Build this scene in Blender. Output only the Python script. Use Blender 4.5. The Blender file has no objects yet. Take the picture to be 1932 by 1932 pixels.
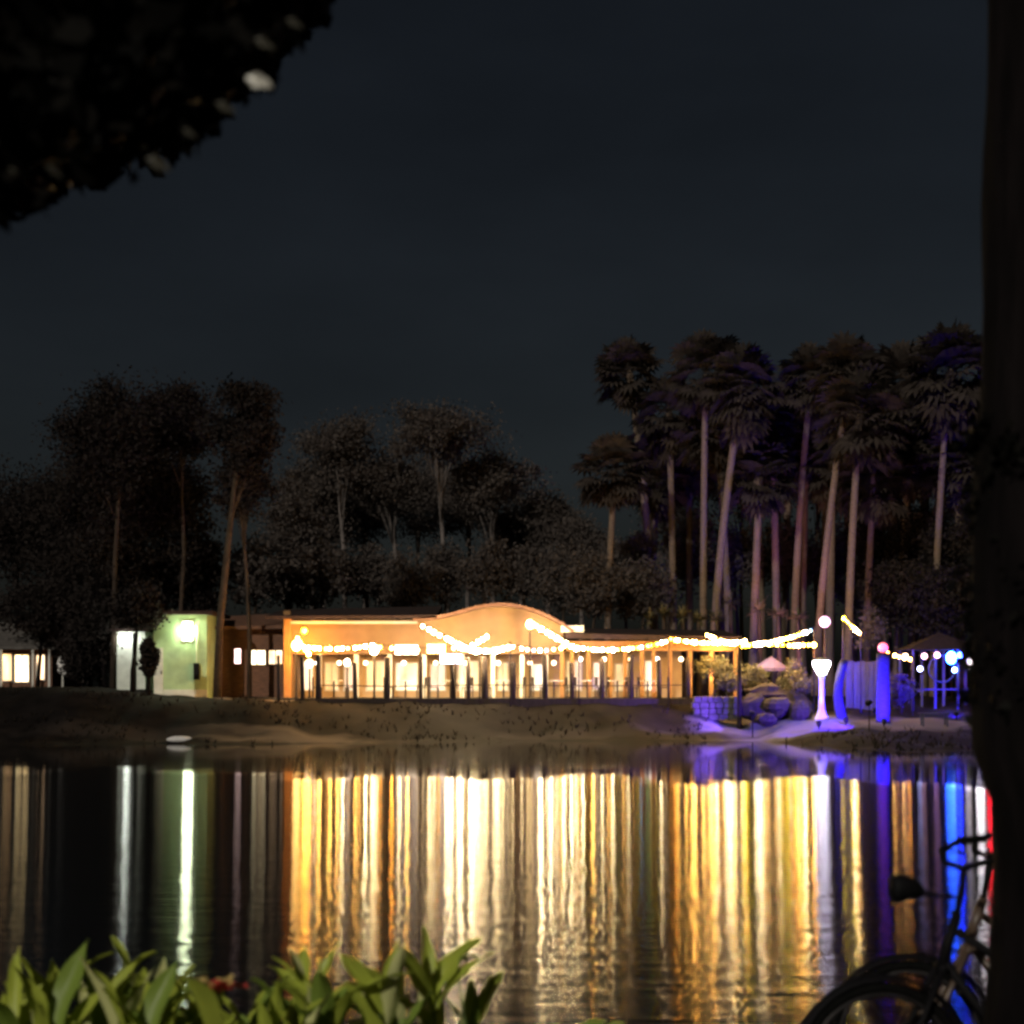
import bpy, math, random
import numpy as np
from mathutils import Vector, Matrix

random.seed(7)
rng = np.random.default_rng(7)
SC = bpy.context.scene
COL = SC.collection
rad = math.radians

# ------------------------------------------------------------------ camera
F, W, UC, VH, HC = 3000.0, 1932.0, 966.0, 1295.0, 2.1     # focal length, width, centre, horizon (px), eye height (m)
cam = bpy.data.cameras.new('camera')
cam.sensor_width = 36.0
cam.lens = 36.0 * F / W
cam.shift_y = (VH - UC) / W
cam.clip_start = 0.05
cam.clip_end = 3000
cam.dof.use_dof = True
cam.dof.focus_distance = 34.0
cam.dof.aperture_fstop = 2.5
cam.dof.aperture_blades = 0
co = bpy.data.objects.new('camera', cam)
co.location = (0, 0, HC)
co.rotation_euler = (rad(90), 0, 0)
COL.objects.link(co)
SC.camera = co

# ------------------------------------------------------------------ sky, added fill sun, exposure
SUN_EL, SUN_AZ = 24.0, 207.0          # degrees; azimuth clockwise from +Y
world = bpy.data.worlds.new('World')
SC.world = world
world.use_nodes = True
nt = world.node_tree
bg = nt.nodes['Background']
sky = nt.nodes.new('ShaderNodeTexSky')
sky.sky_type = 'NISHITA'
sky.sun_disc = False
sky.sun_elevation = rad(SUN_EL)
sky.sun_rotation = rad(SUN_AZ)
sky.dust_density = 3.0
hs = nt.nodes.new('ShaderNodeHueSaturation')
hs.inputs['Saturation'].default_value = 0.75
nt.links.new(sky.outputs[0], hs.inputs['Color'])
ctc = nt.nodes.new('ShaderNodeTexCoord')
cmp_ = nt.nodes.new('ShaderNodeMapping'); cmp_.inputs['Scale'].default_value = (1, 1, 2.6)
nt.links.new(ctc.outputs['Generated'], cmp_.inputs[0])
cn = nt.nodes.new('ShaderNodeTexNoise'); cn.inputs['Scale'].default_value = 4.0; cn.inputs['Detail'].default_value = 7
nt.links.new(cmp_.outputs[0], cn.inputs['Vector'])
cr_ = nt.nodes.new('ShaderNodeMapRange'); cr_.inputs['From Min'].default_value = 0.3; cr_.inputs['From Max'].default_value = 0.7
cr_.inputs['To Min'].default_value = 0.84; cr_.inputs['To Max'].default_value = 1.16
nt.links.new(cn.outputs['Fac'], cr_.inputs[0])
cm = nt.nodes.new('ShaderNodeVectorMath'); cm.operation = 'SCALE'
nt.links.new(hs.outputs[0], cm.inputs[0]); nt.links.new(cr_.outputs[0], cm.inputs['Scale'])
nt.links.new(cm.outputs[0], bg.inputs['Color'])
bg.inputs['Strength'].default_value = 0.0036
sun = bpy.data.lights.new('fill_sun', 'SUN')  # weak sun added to light the near plants, stands in for a street lamp
sun.energy = 1.5
sun.angle = rad(0.6)
sun.color = (1.0, 0.93, 0.78)
so = bpy.data.objects.new('fill_sun', sun)
az, el = rad(SUN_AZ), rad(SUN_EL)
TO_SUN = Vector((math.sin(az) * math.cos(el), math.cos(az) * math.cos(el), math.sin(el)))
so.rotation_euler = (-TO_SUN).to_track_quat('-Z', 'Y').to_euler()
so.location = TO_SUN * 60
COL.objects.link(so)
vs = SC.view_settings
SC.display_settings.display_device = 'sRGB'
vs.view_transform = 'Standard'
vs.look = 'None'
vs.exposure = 0.0
vs.gamma = 1.0
vs.use_curve_mapping = False
SC.render.engine = 'CYCLES'
SC.cycles.use_denoising = True
SC.cycles.max_bounces = 5
SC.cycles.diffuse_bounces = 3
SC.cycles.glossy_bounces = 3
SC.cycles.sample_clamp_indirect = 6.0
SC.cycles.caustics_reflective = False
SC.cycles.caustics_refractive = False
SC.cycles.pixel_filter_type = 'BLACKMAN_HARRIS'
SC.cycles.filter_width = 2.9

# ------------------------------------------------------------------ helpers
def P(u, v, Y):
    """a point of the place at distance Y that stands at (u, v) of the 1932 px view"""
    return Vector(((u - UC) / F * Y, Y, HC - (v - VH) / F * Y))
def PX(u, Y): return (u - UC) / F * Y
def PZ(v, Y): return HC - (v - VH) / F * Y

class MB:
    def __init__(s): s.v, s.f = [], []
    def add(s, vs_, fs_):
        o = len(s.v)
        s.v += [tuple(p) for p in vs_]
        s.f += [tuple(i + o for i in f) for f in fs_]
        return s
    def box(s, x0, x1, y0, y1, z0, z1):
        return s.add([(x0,y0,z0),(x1,y0,z0),(x1,y1,z0),(x0,y1,z0),(x0,y0,z1),(x1,y0,z1),(x1,y1,z1),(x0,y1,z1)],
                     [(0,3,2,1),(4,5,6,7),(0,1,5,4),(1,2,6,5),(2,3,7,6),(3,0,4,7)])
    def cbox(s, x0, x1, y0, y1, z0, z1, b=0.02):
        """box with chamfered vertical and top edges"""
        def ring(i, z): 
            return [(x0+i+b,y0+i,z),(x1-i-b,y0+i,z),(x1-i,y0+i+b,z),(x1-i,y1-i-b,z),(x1-i-b,y1-i,z),(x0+i+b,y1-i,z),(x0+i,y1-i-b,z),(x0+i,y0+i+b,z)]
        vs_ = ring(0, z0) + ring(0, z1-b) + ring(b, z1)
        fs_ = [tuple(range(7,-1,-1)), tuple(range(16,24))]
        for k in (0, 8):
            for i in range(8):
                j = (i+1) % 8
                fs_.append((k+i, k+j, k+8+j, k+8+i))
        return s.add(vs_, fs_)
    def tube(s, pts, r, n=8, cap=True, sq=1.0):
        pts = [Vector(p) for p in pts]
        if not isinstance(r, (list, tuple)): r = [r] * len(pts)
        vs_, fs_ = [], []
        t0 = (pts[1] - pts[0]).normalized()
        a = t0.orthogonal().normalized()
        for i, p in enumerate(pts):
            t = (pts[min(i+1, len(pts)-1)] - pts[max(i-1, 0)]).normalized()
            a = (a - t * a.dot(t)).normalized()
            b = t.cross(a)
            for k in range(n):
                an = 2 * math.pi * k / n
                vs_.append(p + (a * math.cos(an) + b * math.sin(an) * sq) * r[i])
        for i in range(len(pts) - 1):
            for k in range(n):
                k2 = (k + 1) % n
                fs_.append((i*n+k, i*n+k2, (i+1)*n+k2, (i+1)*n+k))
        if cap:
            fs_.append(tuple(range(n-1, -1, -1)))
            fs_.append(tuple(range((len(pts)-1)*n, len(pts)*n)))
        return s.add(vs_, fs_)
    def lathe(s, c, prof, n=14):
        """profile of (radius, height) turned about the vertical through c"""
        return s.tube([(c[0], c[1], c[2] + h) for _, h in prof], [max(q, 1e-3) for q, _ in prof], n) if all(
            prof[i+1][1] > prof[i][1] for i in range(len(prof)-1)) else s
    def ball(s, c, r, n=8, m=6, sx=1, sy=1, sz=1):
        vs_, fs_ = [(c[0], c[1], c[2] - r*sz)], []
        for i in range(1, m):
            th = math.pi * i / m
            for k in range(n):
                an = 2 * math.pi * k / n
                vs_.append((c[0] + r*sx*math.sin(th)*math.cos(an), c[1] + r*sy*math.sin(th)*math.sin(an), c[2] - r*sz*math.cos(th)))
        vs_.append((c[0], c[1], c[2] + r*sz))
        for k in range(n):
            fs_.append((0, 1 + (k+1) % n, 1 + k))
            for i in range(m-2):
                a, b = 1 + i*n + k, 1 + i*n + (k+1) % n
                fs_.append((a, b, b + n, a + n))
            fs_.append((1 + (m-2)*n + k, 1 + (m-2)*n + (k+1) % n, len(vs_) - 1))
        return s.add(vs_, fs_)
    def ring(s, c, R, r, ax='y', n=36, m=8, a0=0.0, a1=2*math.pi, sq=1.0):
        pts = []
        full = abs(a1 - a0 - 2*math.pi) < 1e-6
        k = n + (1 if not full else 0)
        vs_, fs_ = [], []
        for i in range(k):
            an = a0 + (a1 - a0) * i / n
            d = Vector((math.cos(an), 0, math.sin(an))) if ax == 'y' else Vector((math.cos(an), math.sin(an), 0))
            w = Vector((0,1,0)) if ax == 'y' else Vector((0,0,1))
            for j in range(m):
                t = 2*math.pi*j/m
                vs_.append(Vector(c) + d*(R + r*math.cos(t)) + w*(r*sq*math.sin(t)))
        for i in range(n if full else k-1):
            for j in range(m):
                i2, j2 = (i+1) % k, (j+1) % m
                fs_.append((i*m+j, i2*m+j, i2*m+j2, i*m+j2))
        return s.add(vs_, fs_)
    def build(s, name, m, parent=None, smooth=False, origin=None):
        me = bpy.data.meshes.new(name)
        o = Vector(origin) if origin is not None else (parent.location if parent is not None and origin is None else Vector((0,0,0)))
        if parent is not None and parent.parent is not None and origin is None:
            o = parent.location + parent.parent.location
        me.from_pydata([(p[0]-o[0], p[1]-o[1], p[2]-o[2]) for p in s.v], [], s.f)
        me.materials.append(m)
        if smooth: me.polygons.foreach_set('use_smooth', [True] * len(me.polygons))
        me.update()
        ob = bpy.data.objects.new(name, me)
        COL.objects.link(ob)
        if parent is not None: ob.parent = parent
        elif origin is not None: ob.location = o
        return ob

def tag(o, label=None, cat=None, group=None, kind=None):
    if label: o['label'] = label
    if cat: o['category'] = cat
    if group: o['group'] = group
    if kind: o['kind'] = kind
    return o
def thing(name, loc, label, cat, group=None):
    o = bpy.data.objects.new(name, None)
    o.location = loc
    o.empty_display_size = 0.2
    COL.objects.link(o)
    return tag(o, label, cat, group)
def inst(name, mesh, parent, loc=(0,0,0), M=None, scale=1.0):
    o = bpy.data.objects.new(name, mesh)
    COL.objects.link(o)
    o.parent = parent
    if M is not None: o.matrix_local = M
    else:
        o.location = loc
        o.scale = (scale,)*3 if not isinstance(scale, (tuple, list)) else scale
    return o

ORD = ['first','second','third','fourth','fifth','sixth','seventh','eighth','ninth','tenth','eleventh','twelfth','thirteenth',
       'fourteenth','fifteenth','sixteenth','seventeenth','eighteenth','nineteenth','twentieth','twenty-first','twenty-second','twenty-third','twenty-fourth','twenty-fifth','twenty-sixth','twenty-seventh','twenty-eighth','twenty-ninth','thirtieth','thirty-first']

MATS = {}
def mat(name, col, rough=0.7, var=0.25, scale=4.0, bump=0.0, spec=0.3, metal=0.0, col2=None, stretch=(1,1,1), trans=0.0):
    m = bpy.data.materials.new(name)
    m.use_nodes = True
    n, l = m.node_tree.nodes, m.node_tree.links
    b = n['Principled BSDF']
    tc = n.new('ShaderNodeTexCoord')
    mp = n.new('ShaderNodeMapping'); mp.inputs['Scale'].default_value = stretch
    l.new(tc.outputs['Object'], mp.inputs[0])
    tx = n.new('ShaderNodeTexNoise'); tx.inputs['Scale'].default_value = scale; tx.inputs['Detail'].default_value = 5
    l.new(mp.outputs[0], tx.inputs['Vector'])
    rp = n.new('ShaderNodeValToRGB')
    c2 = col2 if col2 else tuple(min(1, c * (1 + var)) for c in col)
    c1 = tuple(c * (1 - var) for c in col)
    rp.color_ramp.elements[0].position = 0.32; rp.color_ramp.elements[0].color = (*c1, 1)
    rp.color_ramp.elements[1].position = 0.68; rp.color_ramp.elements[1].color = (*c2, 1)
    l.new(tx.outputs['Fac'], rp.inputs[0]); l.new(rp.outputs[0], b.inputs['Base Color'])
    b.inputs['Roughness'].default_value = rough
    b.inputs['Metallic'].default_value = metal
    b.inputs['Specular IOR Level'].default_value = spec
    if bump:
        bp = n.new('ShaderNodeBump'); bp.inputs['Strength'].default_value = bump; bp.inputs['Distance'].default_value = 0.05
        l.new(tx.outputs['Fac'], bp.inputs['Height']); l.new(bp.outputs[0], b.inputs['Normal'])
    if trans:
        out = n['Material Output']
        tr = n.new('ShaderNodeBsdfTranslucent'); l.new(rp.outputs[0], tr.inputs[0])
        mx = n.new('ShaderNodeMixShader'); mx.inputs[0].default_value = trans
        l.new(b.outputs[0], mx.inputs[1]); l.new(tr.outputs[0], mx.inputs[2]); l.new(mx.outputs[0], out.inputs[0])
    MATS[name] = m
    return m
def leafmat(name, c1, c2, rough=0.5, trans=0.25, spec=0.4):
    """leaf colour differs from leaf to leaf (random per face island)"""
    m = mat(name, c1, rough, 0.2, 3.0, 0, spec, trans=trans)
    n, l = m.node_tree.nodes, m.node_tree.links
    g = n.new('ShaderNodeNewGeometry')
    rp = [x for x in n if x.type == 'VALTORGB'][0]
    rp.color_ramp.elements[0].position = 0; rp.color_ramp.elements[1].position = 1
    rp.color_ramp.elements[0].color = (*c1, 1); rp.color_ramp.elements[1].color = (*c2, 1)
    l.new(g.outputs['Random Per Island'], rp.inputs[0])
    return m
def glow(name, col, s):
    m = bpy.data.materials.new(name)
    m.use_nodes = True
    n, l = m.node_tree.nodes, m.node_tree.links
    b = n['Principled BSDF']
    b.inputs['Base Color'].default_value = (0.8, 0.8, 0.8, 1)
    b.inputs['Emission Color'].default_value = (*col, 1)
    b.inputs['Emission Strength'].default_value = s
    return m
def glow_pane(name, ca, cb, s, sc=1.2, lo=0.35):
    """a lit window: what is behind the pane is brighter and dimmer from place to place"""
    m = glow(name, ca, s)
    n, l = m.node_tree.nodes, m.node_tree.links
    b = n['Principled BSDF']
    tc = n.new('ShaderNodeTexCoord'); tx = n.new('ShaderNodeTexNoise')
    tx.inputs['Scale'].default_value = sc; tx.inputs['Detail'].default_value = 3
    mp = n.new('ShaderNodeMapping'); mp.inputs['Scale'].default_value = (2.2, 1, 0.7)
    l.new(tc.outputs['Object'], mp.inputs[0]); l.new(mp.outputs[0], tx.inputs['Vector'])
    rp = n.new('ShaderNodeValToRGB')
    rp.color_ramp.elements[0].position = 0.35; rp.color_ramp.elements[1].position = 0.62
    rp.color_ramp.elements[0].color = (*[c*lo for c in cb], 1); rp.color_ramp.elements[1].color = (*ca, 1)
    l.new(tx.outputs['Fac'], rp.inputs[0]); l.new(rp.outputs[0], b.inputs['Emission Color'])
    return m

# ------------------------------------------------------------------ materials
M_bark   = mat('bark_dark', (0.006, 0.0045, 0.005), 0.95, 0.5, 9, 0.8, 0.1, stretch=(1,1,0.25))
M_palmtr = mat('palm_trunk', (0.15, 0.11, 0.085), 0.9, 0.3, 5, 0.6, 0.1, stretch=(1,1,6))
M_bluetr = mat('dark_palm_trunk', (0.055, 0.045, 0.06), 0.9, 0.3, 5, 0.6, 0.1, stretch=(1,1,6))
M_pale   = mat('pale_trunk', (0.14, 0.12, 0.115), 0.9, 0.35, 4, 0.5, 0.1, stretch=(1,1,0.4))
M_trunk  = mat('tree_trunk', (0.05, 0.036, 0.028), 0.9, 0.35, 5, 0.5, 0.1, stretch=(1,1,0.3))
M_leaf_d = leafmat('leaves_dark', (0.026, 0.021, 0.020), (0.040, 0.033, 0.032), 0.9, 0.35, 0.02)  # these leaf tones are lifted to stand in for distance haze
M_leaf_m = leafmat('leaves_mid', (0.09, 0.075, 0.070), (0.125, 0.105, 0.098), 0.9, 0.35, 0.02)  # lighter, browner tone carries the haze and warm glow over the roofs
M_leaf_p = leafmat('palm_fronds', (0.05, 0.040, 0.036), (0.085, 0.068, 0.06), 0.85, 0.35, 0.03)
M_skirt  = leafmat('dead_fronds', (0.03, 0.022, 0.018), (0.06, 0.043, 0.034), 0.8, 0.2, 0.1)
M_yucca  = leafmat('yucca_leaves', (0.07, 0.07, 0.035), (0.16, 0.14, 0.075), 0.5, 0.2, 0.3)
M_canna  = [leafmat('canna_leaf_a', (0.30, 0.38, 0.045), (0.52, 0.58, 0.09), 0.42, 0.22, 0.3),
            leafmat('canna_leaf_b', (0.13, 0.20, 0.03), (0.28, 0.38, 0.07), 0.42, 0.22, 0.3),
            leafmat('canna_leaf_c', (0.52, 0.55, 0.2), (0.66, 0.66, 0.32), 0.45, 0.25, 0.3)]  # paler leaf copy, highlights put into its colour
M_stem   = mat('canna_stem', (0.10, 0.14, 0.04), 0.5, 0.3, 8)
M_petalr = mat('petal_red', (0.8, 0.10, 0.08), 0.5, 0.3, 14)
M_petaly = mat('petal_yellow', (0.75, 0.55, 0.2), 0.5, 0.2, 14)
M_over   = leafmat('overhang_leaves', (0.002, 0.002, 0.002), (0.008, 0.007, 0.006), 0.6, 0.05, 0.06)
M_dim_glint_leaf = mat('dim_glint_leaf', (0.08, 0.075, 0.06), 0.4, 0.2, 20, spec=0.4)  # weaker glints put into the leaf colour
M_glint_leaf = mat('glint_leaf', (0.55, 0.53, 0.48), 0.22, 0.15, 20, spec=0.6)  # bright glint painted as a pale leaf colour

M_tan    = mat('tan_render', (0.215, 0.13, 0.068), 0.85, 0.12, 1.6, 0.15)
M_cream  = mat('cream_render', (0.46, 0.33, 0.2), 0.85, 0.1, 1.2, 0.1)
M_brown  = mat('brown_boards', (0.17, 0.085, 0.055), 0.8, 0.3, 3, 0.2, stretch=(1,1,6))
M_roof   = mat('dark_roofing', (0.035, 0.02, 0.018), 0.9, 0.3, 5, 0.3)
M_trimw  = mat('white_paint', (0.7, 0.68, 0.64), 0.6, 0.08, 3)
M_col    = mat('column_paint', (0.36, 0.18, 0.065), 0.7, 0.15, 3)
M_wood   = mat('dark_wood', (0.03, 0.02, 0.017), 0.85, 0.4, 6, 0.4, stretch=(1,1,0.2))
M_deck   = mat('deck_boards', (0.07, 0.05, 0.04), 0.8, 0.35, 5, 0.3)
M_green  = mat('green_render', (0.42, 0.58, 0.33), 0.8, 0.15, 2.0, 0.15)
M_whitew = mat('white_render', (0.7, 0.72, 0.66), 0.8, 0.12, 2.5, 0.15)
M_black  = mat('black_metal', (0.005, 0.005, 0.006), 0.7, 0.3, 10, spec=0.15)
M_rubber = mat('black_rubber', (0.004, 0.004, 0.004), 0.9, 0.3, 30, spec=0.1)
M_steel  = mat('grey_steel', (0.035, 0.032, 0.034), 0.5, 0.2, 20, metal=0.6)
M_bikef  = mat('bike_paint', (0.005, 0.0045, 0.006), 0.7, 0.2, 12, spec=0.15)
M_bikeb  = mat('bike_paint_brown', (0.09, 0.06, 0.045), 0.35, 0.2, 12, spec=0.5)
M_stone  = mat('pale_stone', (0.08, 0.072, 0.062), 0.9, 0.3, 4, 0.5)
M_rock   = mat('brown_rock', (0.035, 0.026, 0.022), 0.95, 0.35, 2.5, 0.8)
M_slab   = mat('white_slab', (0.75, 0.72, 0.72), 0.7, 0.1, 3, 0.1)
M_fabric = mat('lilac_lit_fabric', (0.07, 0.05, 0.15), 0.85, 0.15, 4)  # lilac cast of the light put into the fabric colour
M_furn   = mat('dark_furniture', (0.04, 0.03, 0.028), 0.6, 0.3, 8)
M_cloth  = mat('table_cloth', (0.7, 0.66, 0.6), 0.9, 0.08, 4)
M_plast  = mat('ceiling_paint', (0.4, 0.28, 0.17), 0.9, 0.08, 1)
M_fence  = mat('blue_lit_boards', (0.06, 0.055, 0.085), 0.85, 0.25, 5, 0.3, stretch=(6,1,0.3))  # bluish cast of the coloured light put into the board colour

WARM = (1.0, 0.62, 0.24)
G_bulb = {'warm': glow('bulb_warm', (1.0, 0.50, 0.10), 230), 'white': glow('bulb_white', (1.0, 0.74, 0.38), 240), 'amber': glow('bulb_amber', (1.0, 0.36, 0.035), 220),
          'yellow': glow('bulb_yellow', (1.0, 0.70, 0.015), 120), 'pink': glow('bulb_pink', (1.0, 0.25, 0.42), 45), 'red': glow('bulb_red', (1.0, 0.06, 0.12), 45),
          'green': glow('bulb_green', (0.1, 0.9, 0.08), 20), 'cyan': glow('bulb_cyan', (0.25, 0.8, 1.0), 30), 'blue': glow('bulb_blue', (0.06, 0.10, 1.0), 110)}

# ------------------------------------------------------------------ ground and water
def sst(a, b, x):
    t = np.clip((x - a) / (b - a), 0, 1)
    return t * t * (3 - 2 * t)
def shore(x):
    x = np.asarray(x, float)
    s = 57.5 + 3.5 * sst(-9, 1, x) - 10.5 * sst(9.3, 12.6, x)
    return s + 0.5 * np.sin(x * 0.9 + 1) + 0.25 * np.sin(x * 2.3) + 0.12 * np.sin(x * 6.1)
def ground_z(x, y):
    x = np.asarray(x, float); y = np.asarray(y, float)
    s = shore(x)
    yt = 65.0 + 2.2 * sst(-10.5, -8.5, x) + 8.0 * sst(7.5, 11.5, x)
    top = 1.55 + 0.45 * sst(-13, -19, x)
    far = top * sst(0, 1, (y - s) / (yt - s) * 0.96 + 0.04 * (y > s)) 
    far = np.where(y < s, -0.22 * (s - y), far)
    far = far + 0.05 * np.sin(x * 1.7 + y) * (y > s + 1) + 0.04 * np.sin(x * 3.1 - 1.3 * y) * (y > s + 1)
    nsh = 9.05 + 0.25 * np.sin(x * 1.3) + 0.12 * np.sin(x * 3.7)
    near = np.where(y < nsh, 0.30 * sst(0, 1.6, nsh - y), -0.35 * (y - nsh)) + 0.015 * np.sin(x * 5 + y * 4)
    z = np.where(y > 33, np.maximum(far, -1.2), np.maximum(near, -1.2))
    side = sst(95, 120, np.abs(x))
    return z * (1 - side) + side * np.maximum(z, 1.3)
def gz(x, y): return float(ground_z(x, y))

def axis(parts):
    out = []
    for a, b, s in parts: out += list(np.arange(a, b, s))
    return np.array(out + [parts[-1][1]])
xs = axis([(-700, -130, 60), (-130, -34, 6), (-34, 30, 0.4), (30, 130, 6), (130, 700, 60)])
ys = axis([(-80, -4, 8), (-4, 11, 0.3), (11, 47, 3), (47, 80, 0.4), (80, 130, 5), (130, 1200, 120)])
GX, GY = np.meshgrid(xs, ys)
GZ = ground_z(GX, GY)
nx, ny = len(xs), len(ys)
me = bpy.data.meshes.new('ground')
idx = np.arange(nx * ny).reshape(ny, nx)
quads = np.stack([idx[:-1,:-1], idx[:-1,1:], idx[1:,1:], idx[1:,:-1]], -1).reshape(-1, 4)
me.from_pydata(np.stack([GX, GY, GZ], -1).reshape(-1, 3).tolist(), [], quads.tolist())
me.polygons.foreach_set('use_smooth', [True] * len(me.polygons))
ground = bpy.data.objects.new('ground', me)
COL.objects.link(ground)
tag(ground, 'dark grassy lake bank with bare sandy patches near the water', kind='structure')

M_ground = mat('bank_soil', (0.009, 0.0068, 0.0063), 0.95, 0.5, 1.3, 0.5, 0.1)
n, l = M_ground.node_tree.nodes, M_ground.node_tree.links
b = n['Principled BSDF']
rp = [x for x in n if x.type == 'VALTORGB'][0]
geo = n.new('ShaderNodeNewGeometry')
sx = n.new('ShaderNodeSeparateXYZ'); l.new(geo.outputs['Position'], sx.inputs[0])
def blob(cx, cy, rx, ry):
    """1 inside a sandy patch at (cx, cy), 0 outside, ragged edge"""
    def ax(o, c, r):
        a = n.new('ShaderNodeMath'); a.operation = 'SUBTRACT'; l.new(o, a.inputs[0]); a.inputs[1].default_value = c
        d = n.new('ShaderNodeMath'); d.operation = 'DIVIDE'; l.new(a.outputs[0], d.inputs[0]); d.inputs[1].default_value = r
        p = n.new('ShaderNodeMath'); p.operation = 'POWER'; l.new(d.outputs[0], p.inputs[0]); p.inputs[1].default_value = 2
        return p
    s = n.new('ShaderNodeMath'); s.operation = 'ADD'; l.new(ax(sx.outputs[0], cx, rx).outputs[0], s.inputs[0]); l.new(ax(sx.outputs[1], cy, ry).outputs[0], s.inputs[1])
    tx = n.new('ShaderNodeTexNoise'); tx.inputs['Scale'].default_value = 1.1; tx.inputs['Detail'].default_value = 6; l.new(geo.outputs['Position'], tx.inputs['Vector'])
    q = n.new('ShaderNodeMath'); q.operation = 'MULTIPLY_ADD'; l.new(tx.outputs[0], q.inputs[0]); q.inputs[1].default_value = 1.6; l.new(s.outputs[0], q.inputs[2])
    r = n.new('ShaderNodeMapRange'); r.inputs['From Min'].default_value = 2.1; r.inputs['From Max'].default_value = 1.1; l.new(q.outputs[0], r.inputs[0])
    return r.outputs[0]
cur = rp.outputs[0]
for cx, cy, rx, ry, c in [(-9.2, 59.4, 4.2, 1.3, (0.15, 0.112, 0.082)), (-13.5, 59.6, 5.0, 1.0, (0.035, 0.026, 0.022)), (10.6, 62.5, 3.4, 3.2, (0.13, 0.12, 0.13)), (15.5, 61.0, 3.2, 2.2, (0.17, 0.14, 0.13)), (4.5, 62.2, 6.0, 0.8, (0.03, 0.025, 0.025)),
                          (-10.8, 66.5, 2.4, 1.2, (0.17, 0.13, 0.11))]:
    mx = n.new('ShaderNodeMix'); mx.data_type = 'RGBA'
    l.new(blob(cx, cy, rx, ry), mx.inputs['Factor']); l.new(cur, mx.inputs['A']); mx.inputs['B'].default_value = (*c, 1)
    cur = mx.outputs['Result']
l.new(cur, b.inputs['Base Color'])
me.materials.append(M_ground)

# water: wind-rippled in the open pond, calm in the lee of the far bank
wm = bpy.data.materials.new('pond_water')
wm.use_nodes = True
n, l = wm.node_tree.nodes, wm.node_tree.links
b = n['Principled BSDF']
b.inputs['Base Color'].default_value = (0.006, 0.007, 0.007, 1)
b.inputs['IOR'].default_value = 1.333
b.inputs['Anisotropic'].default_value = 1.0
tg = n.new('ShaderNodeCombineXYZ'); tg.inputs[1].default_value = 1.0
l.new(tg.outputs[0], b.inputs['Tangent'])
geo = n.new('ShaderNodeNewGeometry')
sx = n.new('ShaderNodeSeparateXYZ'); l.new(geo.outputs['Position'], sx.inputs[0])
mp = n.new('ShaderNodeMapping'); mp.inputs['Scale'].default_value = (0.35, 0.10, 1); l.new(geo.outputs['Position'], mp.inputs[0])
nz = n.new('ShaderNodeTexNoise'); nz.inputs['Scale'].default_value = 1.0; nz.inputs['Detail'].default_value = 4; l.new(mp.outputs[0], nz.inputs['Vector'])
ad = n.new('ShaderNodeMath'); ad.operation = 'MULTIPLY_ADD'; l.new(nz.outputs[0], ad.inputs[0]); ad.inputs[1].default_value = 14.0
tl = n.new('ShaderNodeMath'); tl.operation = 'MULTIPLY_ADD'; l.new(sx.outputs[0], tl.inputs[0]); tl.inputs[1].default_value = 0.32; l.new(sx.outputs[1], tl.inputs[2])
l.new(tl.outputs[0], ad.inputs[2])
mr = n.new('ShaderNodeMapRange'); mr.interpolation_type = 'SMOOTHSTEP'
mr.inputs['From Min'].default_value = 41.5; mr.inputs['From Max'].default_value = 45.0
mr.inputs['To Min'].default_value = 0.138; mr.inputs['To Max'].default_value = 0.035
l.new(ad.outputs[0], mr.inputs[0]); l.new(mr.outputs[0], b.inputs['Roughness'])
mp2 = n.new('ShaderNodeMapping'); mp2.inputs['Scale'].default_value = (0.3, 6.5, 1); l.new(geo.outputs['Position'], mp2.inputs[0])
w1 = n.new('ShaderNodeTexNoise'); w1.inputs['Scale'].default_value = 1.0; w1.inputs['Detail'].default_value = 2; w1.inputs['Roughness'].default_value = 0.5
l.new(mp2.outputs[0], w1.inputs['Vector'])
bp = n.new('ShaderNodeBump'); bp.inputs['Distance'].default_value = 0.0036
ms = n.new('ShaderNodeMapRange'); ms.inputs['From Min'].default_value = 41.5; ms.inputs['From Max'].default_value = 45.0; ms.inputs['To Min'].default_value = 1.0; ms.inputs['To Max'].default_value = 0.06
l.new(ad.outputs[0], ms.inputs[0])
md = n.new('ShaderNodeMapRange'); md.inputs['From Min'].default_value = 11.0; md.inputs['From Max'].default_value = 27.0; md.inputs['To Min'].default_value = 1.0; md.inputs['To Max'].default_value = 0.03
l.new(sx.outputs[1], md.inputs[0])                # waves too fine to resolve in the distance are left to the roughness
mw = n.new('ShaderNodeMath'); mw.operation = 'MULTIPLY'; l.new(ms.outputs[0], mw.inputs[0]); l.new(md.outputs[0], mw.inputs[1])
l.new(mw.outputs[0], bp.inputs['Strength'])
w2 = n.new('ShaderNodeTexNoise'); w2.inputs['Scale'].default_value = 1.0; w2.inputs['Detail'].default_value = 2
mp3 = n.new('ShaderNodeMapping'); mp3.inputs['Scale'].default_value = (1.8, 3.0, 1); l.new(geo.outputs['Position'], mp3.inputs[0]); l.new(mp3.outputs[0], w2.inputs['Vector'])
bp2 = n.new('ShaderNodeBump'); bp2.inputs['Distance'].default_value = 0.0085
l.new(mw.outputs[0], bp2.inputs['Strength']); l.new(w2.outputs[0], bp2.inputs['Height'])
l.new(w1.outputs[0], bp.inputs['Height']); l.new(bp2.outputs[0], bp.inputs['Normal']); l.new(bp.outputs[0], b.inputs['Normal'])
wb = MB(); wb.add([(-130, 8.0, 0), (130, 8.0, 0), (130, 75, 0), (-130, 75, 0)], [(0,1,2,3)])
water = wb.build('water', wm)
tag(water, 'dark pond with long streaks of reflected lamp light', kind='structure')

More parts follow.
